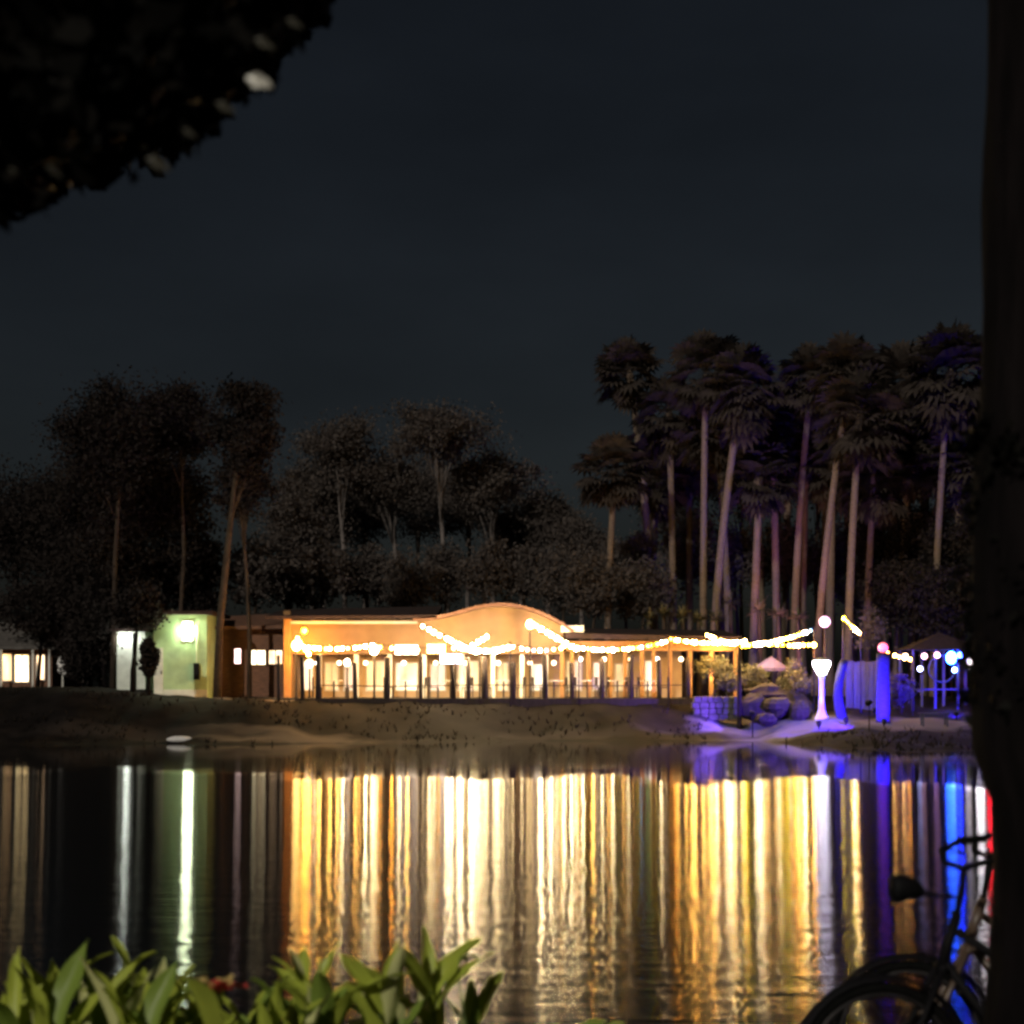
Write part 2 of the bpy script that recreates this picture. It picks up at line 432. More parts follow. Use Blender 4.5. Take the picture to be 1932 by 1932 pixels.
# ------------------------------------------------------------------ main building across the pond
YB = 70.0
def X(u, Y=YB): return PX(u, Y)
def Z(v, Y=YB): return PZ(v, Y)
ZF = 1.60
bld = thing('lakeside_restaurant', (X(800), YB, ZF), 'long tan building with an arched roof and open lit veranda above the pond', 'building')
xa, xb, xc, xd = X(541), X(800), X(1062), X(1392)
zl = 3.52                     # underside of the upper wall
# floor slab
MB().box(xa - 0.2, xd, 66.4, 75.6, 1.2, ZF).build('floor_slab', M_stone, bld)
# back wall, side wall
MB().box(xa, X(1300), 73.0, 73.2, ZF, 4.2).build('back_wall', M_cream, bld)
MB().box(xa, xa + 0.2, 70.22, 72.99, ZF, 5.0).build('side_wall', M_tan, bld)
# ceiling of the veranda
MB().box(xa + 0.22, xc, 70.22, 72.98, 3.55, 3.65).build('ceiling', M_plast, bld)
# upper wall over the veranda, left
MB().box(xa, xb, 70.0, 70.2, zl, 5.02).build('upper_wall', M_tan, bld)
MB().box(xa - 0.06, xb - 0.3, 69.93, 69.995, 4.86, 4.96).build('trim_band', M_trimw, bld)
# corner pilaster
MB().cbox(xa - 0.12, xa + 0.2, 69.8, 69.995, ZF, 5.42, 0.03).build('pilaster', M_col, bld)
# arched gable
apk, aw = 5.6, (xc - xb) / 2
def archz(t):                 # t in [-1, 1] along the gable
    t = max(-1, min(1, t))
    return 5.0 + (apk - 5.0) * (0.5 + 0.5 * math.cos(t * math.pi)) if t < 0 else 4.72 + (apk - 4.72) * math.cos(t * math.pi / 2) ** 0.9
NS = 24
g = MB(); top = []; bot = []
xm = X(945)
def ax_(i):
    t = -1 + 2 * i / NS
    return (xm + t * (xm - xb) if t < 0 else xm + t * (xc - xm)), archz(t)
vs_ = []
for i in range(NS + 1):
    x, z = ax_(i)
    z0 = 5.0 if (i < NS / 2 and z < 5.0) else z
    vs_ += [(x, 69.9, zl), (x, 69.9, z), (x, 70.18, zl), (x, 70.18, z)]
fs_ = []
for i in range(NS):
    a = i * 4
    fs_ += [(a, a+4, a+5, a+1), (a+2, a+3, a+7, a+6), (a, a+2, a+6, a+4), (a+1, a+5, a+7, a+3)]
g.add(vs_, fs_).build('gable_wall', M_tan, bld)
def archroof(dz0, dz1, y0, y1, ext):
    vs_, fs_ = [], []
    for i in range(-2, NS + 3):
        if i < 0: x, z = xb + i * ext, 5.0 + (0.02 * i) ; z = archz(-1) + 0.03 * i
        elif i > NS: x, z = xc + (i - NS) * ext, archz(1) - 0.16 * (i - NS)
        else: x, z = ax_(i)
        vs_ += [(x, y0, z + dz0), (x, y0, z + dz1), (x, y1, z + dz0), (x, y1, z + dz1)]
    for i in range(NS + 4):
        a = i * 4
        fs_ += [(a, a+4, a+5, a+1), (a+2, a+3, a+7, a+6), (a, a+2, a+6, a+4), (a+1, a+5, a+7, a+3)]
    e = (NS + 4) * 4
    fs_ += [(0, 1, 3, 2), (e, e+2, e+3, e+1)]
    return MB().add(vs_, fs_)
rf = archroof(0.012, 0.13, 69.3, 74.5, 0.22).build('arched_roof', M_roof, bld)
archroof(0.0, 0.14, 69.2, 69.29, 0.22).build('roof_edge_board', M_brown, rf)
# flat dark roof, left, with a fascia falling to the left
r2 = MB()
x0, x1 = X(505), xb + 0.6
r2.add([(x0,69.2,5.03),(x1,69.2,5.06),(x1,74.5,5.6),(x0,74.5,5.45),(x0,69.2,5.16),(x1,69.2,5.2),(x1,74.5,5.86),(x0,74.5,5.7)],
       [(0,3,2,1),(4,5,6,7),(0,1,5,4),(1,2,6,5),(2,3,7,6),(3,0,4,7)])
r2.build('flat_roof', M_roof, bld)
# low wing to the right: beam, roof and columns
wing = MB()
wing.add([(xc+0.1,68.9,4.18),(xd,68.9,4.05),(xd,74.5,4.5),(xc+0.1,74.5,4.62),(xc+0.1,68.9,4.4),(xd,68.9,4.25),(xd,74.5,4.72),(xc+0.1,74.5,4.84)],
         [(0,3,2,1),(4,5,6,7),(0,1,5,4),(1,2,6,5),(2,3,7,6),(3,0,4,7)])
wing.build('wing_roof', M_roof, bld)
MB().box(xc + 0.12, xd - 0.05, 69.6, 69.8, 3.66, 4.08).build('wing_beam', M_col, bld)
MB().box(xc - 0.1, X(1100), 69.3, 69.55, 4.46, 4.75).build('parapet_block', M_trimw, bld)
MB().box(xc + 0.12, xd - 0.05, 69.82, 73.0, 3.72, 3.8).build('wing_ceiling', M_plast, bld)
for u in (1060, 1079, 1110, 1150, 1178, 1210, 1232, 1262, 1300, 1340, 1386):
    x = X(u)
    MB().cbox(x - 0.09, x + 0.09, 69.55, 69.73 + 0.02, ZF, 3.655, 0.02).build('column', M_col, bld)
for u in (602, 672, 735, 800, 872, 930, 985, 1030):
    x = X(u)
    MB().cbox(x - 0.1, x + 0.1, 70.0, 70.2, ZF, zl - 0.003, 0.02).build('column', M_trimw, bld)
# windows and doors in the back wall
G_in  = glow_pane('window_light_warm', (1.0, 0.72, 0.38), (1.0, 0.5, 0.2), .7)
G_inw = glow_pane('window_light_white', (1.0, 0.9, 0.75), (1.0, 0.7, 0.4), 1.2)
G_inp = glow_pane('window_light_pink', (1.0, 0.72, 0.66), (1.0, 0.5, 0.4), .9)
def window(parent, u0, u1, v0, v1, Y, gm, fm, nmull=1, name='window', th=0.06):
    x0, x1, z1, z0 = PX(u0, Y), PX(u1, Y), PZ(v0, Y), PZ(v1, Y)
    fr = MB()
    fr.box(x0, x0+th, Y-0.06, Y+0.02, z0, z1); fr.box(x1-th, x1, Y-0.06, Y+0.02, z0, z1)
    fr.box(x0+th, x1-th, Y-0.055, Y+0.02, z1-th, z1); fr.box(x0+th, x1-th, Y-0.055, Y+0.02, z0, z0+th)
    for k in range(nmull):
        x = x0 + (x1-x0) * (k+1) / (nmull+1)
        fr.box(x-0.025, x+0.025, Y-0.045, Y+0.015, z0+th, z1-th)
    f = fr.build(name, fm, parent)
    w = (x1 - x0 - 2*th) / (nmull + 1)
    for k in range(nmull + 1):
        MB().box(x0+th+w*k+0.012, x0+th+w*(k+1)-0.012, Y-0.02, Y-0.01, z0+th+0.003, z1-th-0.003).build('pane', gm, f)
    return f
for k, (u0, u1, g_) in enumerate([(566,592,G_inw),(612,640,G_in),(648,668,G_inp),(690,728,G_in),(745,790,G_inw),(810,842,G_inp),(862,905,G_in),(938,960,G_in),(1000,1026,G_inw),(1068,1098,G_in),(1118,1142,G_inp),(1160,1185,G_in),(1215,1240,G_inw)]):
    window(bld, u0, u1, 1246 + (k % 3) * 3, 1304, 72.98, g_, M_trimw, 1 if k % 2 else 0)
# lit transoms in the upper wall
window(bld, 744, 790, 1216, 1236, 69.94, glow('transom_light', (1.0, 0.82, 0.72), 9.0), M_col, 2, 'transom_window', 0.03)
window(bld, 804, 842, 1214, 1234, 69.84, glow('transom_amber', (1.0, 0.66, 0.2), 7.0), M_col, 1, 'transom_window', 0.03)

# set-back brown wing to the left with a band of lit windows
YW = 73.5
bw = thing('brown_annex', (PX(490, YW), YW, 1.6), 'low brown boarded annex with a band of lit windows beside the tan building', 'building')
x0, x1 = PX(386, YW), PX(536, YW)
MB().box(x0, x1, YW, YW + 5, 1.6, 4.75).build('wall', M_brown, bw)
MB().add([(x0-0.2, YW-0.5, 4.7), (x1, YW-0.5, 4.75), (x1, YW+5, 5.6), (x0-0.2, YW+5, 5.4), (x0-0.2, YW-0.5, 4.85), (x1, YW-0.5, 4.9), (x1, YW+5, 5.75), (x0-0.2, YW+5, 5.55)],
         [(0,3,2,1),(4,5,6,7),(0,1,5,4),(1,2,6,5),(2,3,7,6),(3,0,4,7)]).build('roof', M_brown, bw)
window(bw, 440, 457, 1222, 1254, YW - 0.03, glow_pane('annex_pink', (1.0, 0.72, 0.7), (1.0, 0.6, 0.5), 8.0), M_brown, 0)
window(bw, 466, 503, 1225, 1256, YW - 0.03, glow_pane('annex_warm', (1.0, 0.85, 0.5), (1.0, 0.7, 0.35), 6.5, lo=0.6), M_brown, 1)
window(bw, 505, 535, 1225, 1255, YW - 0.03, glow_pane('annex_warm_b', (1.0, 0.8, 0.5), (1.0, 0.6, 0.3), 4.0, lo=0.6), M_brown, 1)

# ------------------------------------------------------------------ green building with its tube lamp
YG = 71.0
gb = thing('green_shed', (PX(345, YG), YG, 1.6), 'pale green rendered shed with a white door and a bright wall lamp', 'building')
x0, x1 = PX(290, YG), PX(390, YG)
gzb = PZ(1312, YG)
MB().box(x0, x1, YG, YG + 4, gzb - 0.5, PZ(1160, YG)).build('wall', M_green, gb)
MB().box(PX(309, YG), x1 + 0.03, YG - 0.06, YG - 0.002, gzb - 0.4, PZ(1301, YG)).build('plinth', M_whitew, gb)
MB().box(x0 - 0.3, x1 + 0.3, YG - 0.5, YG + 4.3, PZ(1160, YG), PZ(1160, YG) + 0.16).build('roof', M_roof, gb)
dr = MB().box(PX(291, YG), PX(308, YG), YG - 0.05, YG - 0.002, gzb, PZ(1222, YG)).build('door', M_whitew, gb)
MB().box(PX(304.5, YG), PX(305.8, YG), YG - 0.11, YG - 0.052, PZ(1272, YG), PZ(1266, YG)).build('handle', M_black, dr)
mb = MB().cbox(PX(366, YG), PX(377, YG), YG - 0.16, YG - 0.003, PZ(1282, YG), PZ(1251, YG), 0.02).build('meter_box', M_black, gb)
MB().tube([(PX(371, YG), YG - 0.05, PZ(1250, YG)), (PX(371, YG), YG - 0.05, PZ(1180, YG))], 0.02, 6).build('conduit', M_whitew, gb)
wl = thing('wall_lamp', (PX(354, YG), YG - 0.003, PZ(1190, YG)), 'bright greenish-white bulkhead lamp high on the green shed wall', 'lamp')
MB().box(PX(343, YG), PX(365, YG), YG - 0.06, YG - 0.003, PZ(1210, YG), PZ(1172, YG)).build('housing', M_whitew, wl)
MB().ball((PX(354, YG), YG - 0.12, PZ(1191, YG)), 0.3, 12, 8, 0.75, 0.45, 1.15).build('diffuser', glow('green_tube', (0.86, 1.0, 0.62), 130), wl, True)
# white annex wall behind the dark trees
YA = 74.0
an = thing('white_hut', (PX(245, YA), YA, 2.0), 'white rendered hut half hidden behind dark trunks left of the green shed', 'building')
MB().box(PX(213, YA), PX(274, YA), YA, YA + 3, 1.4, PZ(1192, YA)).build('wall', M_whitew, an)
MB().box(PX(205, YA), PX(280, YA), YA - 0.3, YA + 3.3, PZ(1192, YA), PZ(1186, YA)).build('roof', M_roof, an)
MB().box(PX(250, YA), PX(257, YA), YA - 0.04, YA - 0.002, 1.5, PZ(1195, YA)).build('corner_post', M_black, an)
gl = thing('globe_lamp', (PX(240, YA), YA - 0.003, PZ(1204, YA)), 'round white globe lamp on the white hut wall', 'lamp')
MB().ball((PX(240, YA), YA - 0.35, PZ(1203, YA)), 0.16, 12, 8).build('globe', glow('globe_white', (0.93, 1.0, 0.88), 55), gl, True)
MB().tube([(PX(240, YA), YA - 0.01, PZ(1212, YA)), (PX(240, YA), YA - 0.3, PZ(1211, YA)), (PX(240, YA), YA - 0.35, PZ(1208.5, YA))], 0.025, 6).build('bracket', M_black, gl)

# left house with lit windows
YH = 80.0
lh = thing('lit_cottage', (PX(20, YH), YH, 2.0), 'small dark cottage with warmly lit windows at the far left', 'building')
x0, x1 = PX(-170, YH), PX(98, YH)
MB().box(x0, x1, YH, YH + 6, 1.5, PZ(1222, YH)).build('wall', M_brown, lh)
MB().add([(x0-0.4, YH-0.7, 3.95), (x1+0.5, YH-0.7, 3.95), (x1+0.1, YH+3, 5.3), (x0-0.4, YH+3, 5.3), (x0-0.4, YH+6.7, 3.95), (x1+0.5, YH+6.7, 3.95),
          (x0-0.4, YH-0.7, 4.1), (x1+0.5, YH-0.7, 4.1), (x1+0.1, YH+3, 5.46), (x0-0.4, YH+3, 5.46), (x0-0.4, YH+6.7, 4.1), (x1+0.5, YH+6.7, 4.1)],
         [(0,1,2,3),(3,2,5,4),(6,9,8,7),(9,10,11,8),(0,6,7,1),(4,5,11,10),(0,3,9,6),(3,4,10,9),(1,7,8,2),(2,8,11,5)]).build('roof', mat('grey_roof', (0.1, 0.09, 0.085), 0.9, 0.3, 4, 0.3), lh)
window(lh, 3, 24, 1232, 1286, YH - 0.03, glow_pane('cot_a', (1.0, 0.62, 0.25), (1.0, 0.5, 0.2), 3.2, lo=0.6), M_trimw, 0)
window(lh, 27, 56, 1234, 1288, YH - 0.03, glow_pane('cot_b', (1.0, 0.76, 0.38), (1.0, 0.6, 0.2), 8.0, lo=0.5), M_trimw, 1)
window(lh, 68, 86, 1234, 1284, YH - 0.03, glow_pane('cot_c', (1.0, 0.66, 0.36), (1.0, 0.5, 0.25), 5.0, lo=0.4), M_trimw, 0)
window(lh, -90, -30, 1230, 1286, YH - 0.03, glow_pane('cot_d', (1.0, 0.7, 0.36), (1.0, 0.5, 0.25), 3.0, lo=0.4), M_trimw, 1)
for u in (2, 62, 93):
    MB().box(PX(u, YH-0.6) - 0.05, PX(u, YH-0.6) + 0.05, YH - 0.65, YH - 0.55, gz(PX(u, YH), YH - 0.6) - 0.1, 3.945).build('porch_post', M_trimw, lh)
# pale oval board on a post
ob = thing('oval_notice_board', (PX(118, 76), 76, gz(PX(118, 76), 76)), 'pale oval board on a short post between the cottage and the dark trees', 'sign')
zc = PZ(1256, 76)
MB().tube([(PX(118, 76), 76.05, gz(PX(118, 76), 76) - 0.2), (PX(118, 76), 76.05, zc)], 0.05, 8).build('post', M_trimw, ob)
MB().ball((PX(118, 76), 76, zc), 0.5, 16, 10, 0.55, 0.08, 0.95).build('board', M_slab, ob, True)

# ------------------------------------------------------------------ boardwalk with its posts
YD = 66.2
dk = thing('boardwalk', (X(900, YD), YD, 1.4), 'dark timber boardwalk with tall posts running along the front of the lit veranda', 'boardwalk')
zt = 1.58
MB().box(X(560, YD), X(1305, YD), YD - 0.5, YD - 0.4, 0.98, zt + 0.02).build('edge_beam', M_wood, dk)
for k in range(46):
    x = X(560, YD) + (X(1305, YD) - X(560, YD)) * k / 46
    MB().box(x + 0.01, x + (X(1305, YD) - X(560, YD)) / 46 - 0.01, YD - 0.39, YD + 0.15, zt - 0.05, zt + 0.005 * (k % 3)).build('plank', M_deck, dk)
for k, (u, v0, w) in enumerate([(528,1236,.07),(573,1240,.09),(602,1236,.12),(672,1250,.1),(732,1240,.13),(795,1238,.09),(855,1254,.1),(884,1240,.09),(916,1238,.14),(968,1250,.13),(1029,1235,.12),(1079,1250,.1),(1135,1242,.11),(1189,1236,.1),(1243,1244,.1),(1297,1240,.11)]):
    x = X(u, YD)
    lean = random.uniform(-0.05, 0.05)
    MB().tube([(x, YD - 0.3, gz(x, YD-0.3) - 0.3), (x + lean*0.5, YD - 0.3, 2.4), (x + lean, YD - 0.3, PZ(v0, YD) - 0.03), (x + lean, YD - 0.3, PZ(v0, YD))], [w, w*0.95, w*0.9, w*0.55], 10).build('post', M_wood, dk, True)
for u in (1050, 1160, 700, 860, 985, 1250):
    x = X(u, YD - 1)
    MB().tube([(x, YD - 0.45, gz(x, YD-0.45) - 0.3), (x, YD - 0.45, 1.3)], 0.07, 8).build('support_pile', M_wood, dk, True)
MB().tube([(X(602, YD), YD - 0.3, 2.15), (X(732, YD), YD - 0.3, 2.1), (X(916, YD), YD - 0.3, 2.16), (X(1135, YD), YD - 0.3, 2.12), (X(1297, YD), YD - 0.3, 2.16)], 0.022, 6).build('rope', M_wood, dk)

# tables and chairs on the veranda
def table(u, Y, lab):
    x = PX(u, Y)
    t = thing('round_table', (x, Y, ZF), lab, 'table', 'veranda tables')
    MB().tube([(x, Y, ZF+0.72), (x, Y, ZF+0.75)], [0.42, 0.42], 20).build('table_top', M_cloth, t)
    MB().tube([(x, Y, ZF+0.03), (x, Y, ZF+0.72)], 0.04, 8).build('pedestal', M_furn, t)
    MB().tube([(x, Y, ZF+0.001), (x, Y, ZF+0.03)], [0.25, 0.2], 14).build('foot', M_furn, t)
def chair_meshes():
    r = {}
    def mk(n_, mb): 
        m_ = bpy.data.meshes.new(n_); m_.from_pydata(mb.v, [], mb.f); m_.materials.append(M_furn); r[n_] = m_
    mk('seat', MB().cbox(-.21,.21,-.21,.21,.43,.47,.015)); 
    mk('backrest', MB().cbox(-.2,.2,.19,.215,.55,.9,.01))
    mk('leg', MB().box(-.02,.02,-.02,.02,.001,.43)); mk('back_leg', MB().box(-.02,.02,-.02,.02,.001,.9))
    return r
CH = chair_meshes()
def chair(x, Y, rz, lab):
    t = thing('veranda_chair', (x, Y, ZF), lab, 'chair', 'veranda chairs')
    t.rotation_euler = (0, 0, rz)
    inst('seat', CH['seat'], t); inst('backrest', CH['backrest'], t)
    for sx_ in (-.18, .18):
        inst('leg', CH['leg'], t, (sx_, -.18, 0)); inst('leg', CH['back_leg'], t, (sx_, .185, 0))
for k, u in enumerate([630, 765, 850, 950, 1045, 1108, 1165, 1222]):
    Y = 67.9 + 0.3 * (k % 2)
    table(u, Y, 'white topped round table, %s from the corner pilaster along the veranda' % ORD[k])
    x = PX(u, Y)
    chair(x - 0.72, Y + 0.05, rad(90) + 0.2, 'dark chair on the pilaster side of the %s veranda table' % ORD[k])
    chair(x + 0.72, Y + 0.1, rad(-90) - 0.3, 'dark chair on the parasol side of the %s veranda table' % ORD[k])

# ------------------------------------------------------------------ lamps at the restaurant
def mesh_of(mb, m, name, smooth=True):
    me_ = bpy.data.meshes.new(name); me_.from_pydata(mb.v, [], mb.f); me_.materials.append(m)
    if smooth: me_.polygons.foreach_set('use_smooth', [True] * len(me_.polygons))
    return me_
BULB = {}
for k, m in G_bulb.items():
    e0 = m.node_tree.nodes['Principled BSDF'].inputs['Emission Strength'].default_value
    for j, f in enumerate((0.15, 0.6, 1.3, 2.8)):
        m2 = m.copy(); m2.node_tree.nodes['Principled BSDF'].inputs['Emission Strength'].default_value = e0 * f
        BULB[k, j] = mesh_of(MB().ball((0,0,-0.06), 0.064, 8, 6, 1, 1, 1.15), m2, 'bulb')
SOCK = mesh_of(MB().tube([(0,0,0.0),(0,0,0.05)], 0.03, 6), M_black, 'socket', False)
def string(a, b_, nb, sag, lab, cols=('warm',), seed=0, jit=0.0, r=1.0):
    rs = random.Random(seed)
    if len(cols) != nb: nb = max(3, int(nb * 0.95 + .5))
    t = thing('string_light', a, lab, 'string light', 'string lights over the terrace')
    pts = []
    for k in range(25):
        q = k / 24
        p = a.lerp(b_, q); p.z -= sag * 4 * q * (1 - q)
        pts.append(p)
    MB().tube(pts, 0.012, 5).build('cable', M_black, t)
    for k in range(nb):
        q = (k + 0.5 + rs.uniform(-jit, jit)) / nb
        p = a.lerp(b_, q); p.z -= sag * 4 * q * (1 - q) + 0.05
        c = cols[k] if len(cols) == nb else rs.choice(cols)
        bo = inst('bulb', BULB[c, rs.choices((0, 1, 2, 3), (30, 30, 22, 18) if c in ('white', 'warm', 'amber') else (50, 40, 10, 0))[0]], t, p - a, scale=r * rs.uniform(0.85, 1.15))
        inst('socket', SOCK, bo)
    return t
mix = ('warm','warm','warm','white','white','amber','warm','white')
string(P(794,1174,69.2), P(905,1226,65.6), 11, 0.06, 'bright string of bulbs falling from the left end of the arched gable', ('white',), 1, 0.2, 1.25)
string(P(1000,1168,69.2), P(1092,1221,65.6), 11, 0.03, 'bright string of bulbs slanting down from the right side of the arched gable', ('white',), 2, 0.15, 1.25)
string(P(556,1212,67.4), P(706,1212,66.0), 15, 0.16, 'string of warm bulbs from the corner pilaster to the tall lantern', mix, 3, 0.25)
string(P(560,1196,69.2), P(584,1230,68.8), 5, 0.03, 'short steep string of bulbs beside the corner pilaster', ('amber','white','warm'), 4, 0.2, 1.2)
string(P(706,1214,66.0), P(860,1218,65.8), 8, 0.12, 'string of widely spaced bulbs running from the tall lantern towards the gable', ('white','warm','amber'), 5, 0.3)
string(P(858,1208,65.8), P(962,1214,65.4), 13, 0.25, 'sagging string of white bulbs beneath the left half of the gable', ('white',), 6, 0.25, 1.5)
string(P(868,1222,65.6), P(925,1192,69.3), 6, 0.05, 'short string of bulbs rising to the middle of the gable wall', ('white',), 16, 0.25)
string(P(962,1214,65.4), P(1068,1216,65.4), 8, 0.15, 'string of bulbs beneath the right half of the gable', ('white','warm','pink'), 7, 0.3)
string(P(1060,1212,65.4), P(1262,1204,65.4), 22, 0.28, 'sagging string of mixed coloured bulbs in front of the low wing',
       ('white','pink','warm','warm','white','yellow','warm','white','white','warm','white','yellow','warm','white','warm','yellow','cyan','green','yellow','yellow','white','white'), 8, 0.2)
string(P(1262,1200,65.4), P(1412,1204,65.2), 20, 0.14, 'dense string of warm bulbs at the end of the low wing', mix, 9, 0.3)
string(P(1330,1192,66.0), P(1400,1214,66.8), 9, 0.04, 'short slanting string of bulbs above the yellow shrub', ('white','warm'), 10, 0.3)
string(P(1396,1214,66.8), P(1532,1184,66.0), 19, 0.12, 'string of yellow and white bulbs rising towards the palm trunks', ('yellow','yellow','yellow','yellow','white','white','warm','white','white','warm','white','warm','yellow','white','warm','yellow','warm','white','cyan'), 11, 0.2)
string(P(1425,1208,66.4), P(1540,1211,65.6), 13, 0.06, 'level string of amber bulbs under the rising yellow string', ('amber','warm','white','yellow'), 12, 0.25)
string(P(1590,1160,65.6), P(1624,1192,65.0), 8, 0.02, 'steep short string of pale yellow bulbs among the palm trunks', ('white','warm','yellow'), 13, 0.15, 0.8)
string(P(1672,1226,65.0), P(1722,1240,64.6), 5, 0.03, 'short string of amber bulbs beside the blue lit palm trunk', ('amber','warm'), 14, 0.25, 0.9)

for k, (u, v, Y, w) in enumerate([(905,1222,65.6,'where the first gable string comes down'), (1092,1218,65.6,'where the second gable string comes down'), (963,1210,65.4,'between the two gable strings'), (859,1205,65.8,'left of the first gable string end'),
                             (1262,1197,65.4,'in front of the end of the low wing'), (1536,1181,65.9,'under the end of the rising yellow string'), (1590,1157,65.6,'at the top of the steep short string'), (1624,1189,65.0,'at the foot of the steep short string'), (1722,1237,64.6,'at the gazebo end of the amber string')]):
    p = P(u, v, Y); zb = gz(p.x, Y)
    t = thing('string_pole', (p.x, Y, zb), 'thin dark pole holding string lights ' + w, 'pole', 'poles of the string lights')
    MB().tube([(p.x, Y, zb - .2), (p.x, Y, p.z)], [.035, .025], 7).build('shaft', M_wood, t, True)
    MB().tube([(p.x - .06, Y, p.z - .02), (p.x + .06, Y, p.z - .02)], .012, 5).build('hook', M_black, t)

def lantern(u, v, Y, r, g_, lab, zb=None):
    p = P(u, v, Y)
    zb = ZF if zb is None else zb
    t = thing('post_lantern', (p.x, Y, zb), lab, 'lantern')
    MB().tube([(p.x, Y, zb), (p.x, Y, zb+0.08), (p.x, Y, p.z - r*1.15)], [0.1, 0.045, 0.04], 10).build('post', M_wood, t, True)
    MB().ball(p, r, 12, 8, 1, 1, 1.2).build('globe', g_, t, True)
    MB().tube([(p.x, Y, p.z + r*1.15), (p.x, Y, p.z + r*1.3), (p.x, Y, p.z + r*1.5)], [r*0.6, r*0.55, 0.01], 10).build('cap', M_black, t)
lantern(706, 1226, 66.0, 0.17, glow('lantern_white', (1.0, 0.70, 0.32), 110), 'tall bright globe lantern on a post in front of the tan wall')
lantern(559, 1218, 67.4, 0.18, glow('lantern_warm', (1.0, 0.55, 0.15), 90), 'large glowing lantern beside the corner pilaster')
lantern(584, 1252, 68.6, 0.16, glow('lantern_amber', (1.0, 0.62, 0.32), 12), 'small low lantern below the corner pilaster lantern')
lantern(1000, 1178, 69.1, 0.17, glow('lantern_gable', (1.0, 0.68, 0.28), 30), 'lantern on a tall post against the right side of the gable')
lantern(655, 1250, 67.2, 0.13, glow('lantern_pale', (1.0, 0.85, 0.7), 14), 'slim pale lantern on the terrace between the pilaster and the tall lantern')
yb = thing('yellow_globe_lamp', P(574, 1190, 69.6), 'small yellow globe lamp hung on the tan wall near the pilaster', 'lamp')
MB().ball(P(574, 1190, 69.6), 0.13, 10, 8).build('globe', glow('globe_yellow', (1.0, 0.85, 0.02), 14), yb, True)
MB().tube([P(574, 1190, 69.75), P(574, 1190, 69.995)], 0.03, 6).build('bracket', M_black, yb)
# bluish light box under the gable
lb = thing('light_box_sign', P(851, 1243, 68.9), 'bluish white light box hanging under the gable', 'sign')
p = P(851, 1243, 68.9)
MB().box(p.x-0.5, p.x+0.5, 68.9, 69.0, p.z-0.24, p.z+0.24).build('case', M_black, lb)
MB().box(p.x-0.46, p.x+0.46, 68.885, 68.897, p.z-0.2, p.z+0.2).build('lit_face', glow_pane('box_light', (0.9, 0.85, 1.0), (0.6, 0.55, 1.0), 9.0, lo=0.7), lb)
for s in (-0.4, 0.4): MB().tube([(p.x+s, 68.95, p.z+0.24), (p.x+s, 69.9, zl+0.1)], 0.012, 5).build('hanger', M_black, lb)
# round pendants along the veranda ceiling
for k, u in enumerate([598, 640, 690, 762, 822, 880, 940, 1000, 1045, 1095, 1140, 1190, 1240, 1285]):
    Y = 71.4
    x = PX(u, Y)
    zc = 3.55 if u < 1060 else 3.72
    t = thing('pendant_lamp', (x, Y, zc), 'small globe pendant, %s from the pilaster end of the veranda ceiling' % ORD[k], 'lamp', 'veranda pendant lamps')
    MB().tube([(x, Y, zc), (x, Y, zc - 0.3)], 0.012, 5).build('cord', M_black, t)
    MB().ball((x, Y, zc - 0.4), 0.1, 10, 7).build('globe', glow('pendant_%d' % k, (1.0, 0.74, 0.42) if k % 3 else (1.0, 0.86, 0.7), 9), t, True)

# ------------------------------------------------------------------ garden to the right of the restaurant
def rock_mesh(seed, m, amp=0.42):
    rs = np.random.default_rng(seed)
    mb_ = MB().ball((0,0,0), 1, 12, 8)
    v = np.array(mb_.v)
    k = rs.normal(size=(5,3)) * 2.2
    ph = rs.uniform(0, 6, 5)
    d = sum(np.abs(np.sin(v @ k[i] + ph[i])) for i in range(5)) / 2.5 - 1
    mb_.v = [tuple(q) for q in v * (1 + amp * d)[:, None]]
    me_ = bpy.data.meshes.new('rock'); me_.from_pydata(mb_.v, [], mb_.f); me_.materials.append(m)
    return me_
# dry-laid stone wall
YS = 64.6
sw = thing('stone_wall', (PX(1342, YS), YS, 1.2), 'low wall of pale stones at the end of the boardwalk', 'wall')
row = 0
z0 = gz(PX(1342, YS), YS) - 0.1
for r_ in range(4):
    x = PX(1304, YS) + 0.08 * (r_ % 2)
    while x < PX(1386, YS):
        w = random.uniform(0.22, 0.42); h = 0.24
        MB().cbox(x + 0.01, x + w - 0.012, YS - 0.2 - random.uniform(0, 0.05), YS + 0.2, z0 + r_ * h + 0.008, z0 + (r_+1) * h - 0.008, 0.03).build('stone', M_stone, sw)
        x += w
labs = ['big rounded brown boulder beside the stone wall', 'flat brown boulder in the middle of the rockery', 'brown boulder at the lamp end of the rockery', 'small boulder in front of the rockery', 'low brown boulder behind the big rounded one']
for k, (u, v, Y, s) in enumerate([(1425,1330,64.5,(.62,.5,.5)), (1468,1332,64.2,(.8,.5,.45)), (1510,1338,63.5,(.45,.4,.38)), (1445,1352,63,(.4,.35,.22)), (1440,1306,65.5,(.9,.6,.4))]):
    x = PX(u, Y)
    o = bpy.data.objects.new('boulder', rock_mesh(k, M_rock)); COL.objects.link(o)
    o.location = (x, Y, max(gz(x, Y) + s[2]*0.6, PZ(v, Y) - 0.1)); o.scale = s; o.rotation_euler = (0, 0, k * 1.3)
    tag(o, labs[k], 'boulder', 'rockery boulders')
mound = thing('planting_mound', (PX(1465, 66), 66, gz(PX(1465, 66), 66)), 'earth mound of the rockery behind the boulders', 'mound')
mm = rock_mesh(31, M_rock, 0.12)
inst('earth', mm, mound, (0, 0, 0.1), scale=(1.6, 1.0, 0.95))
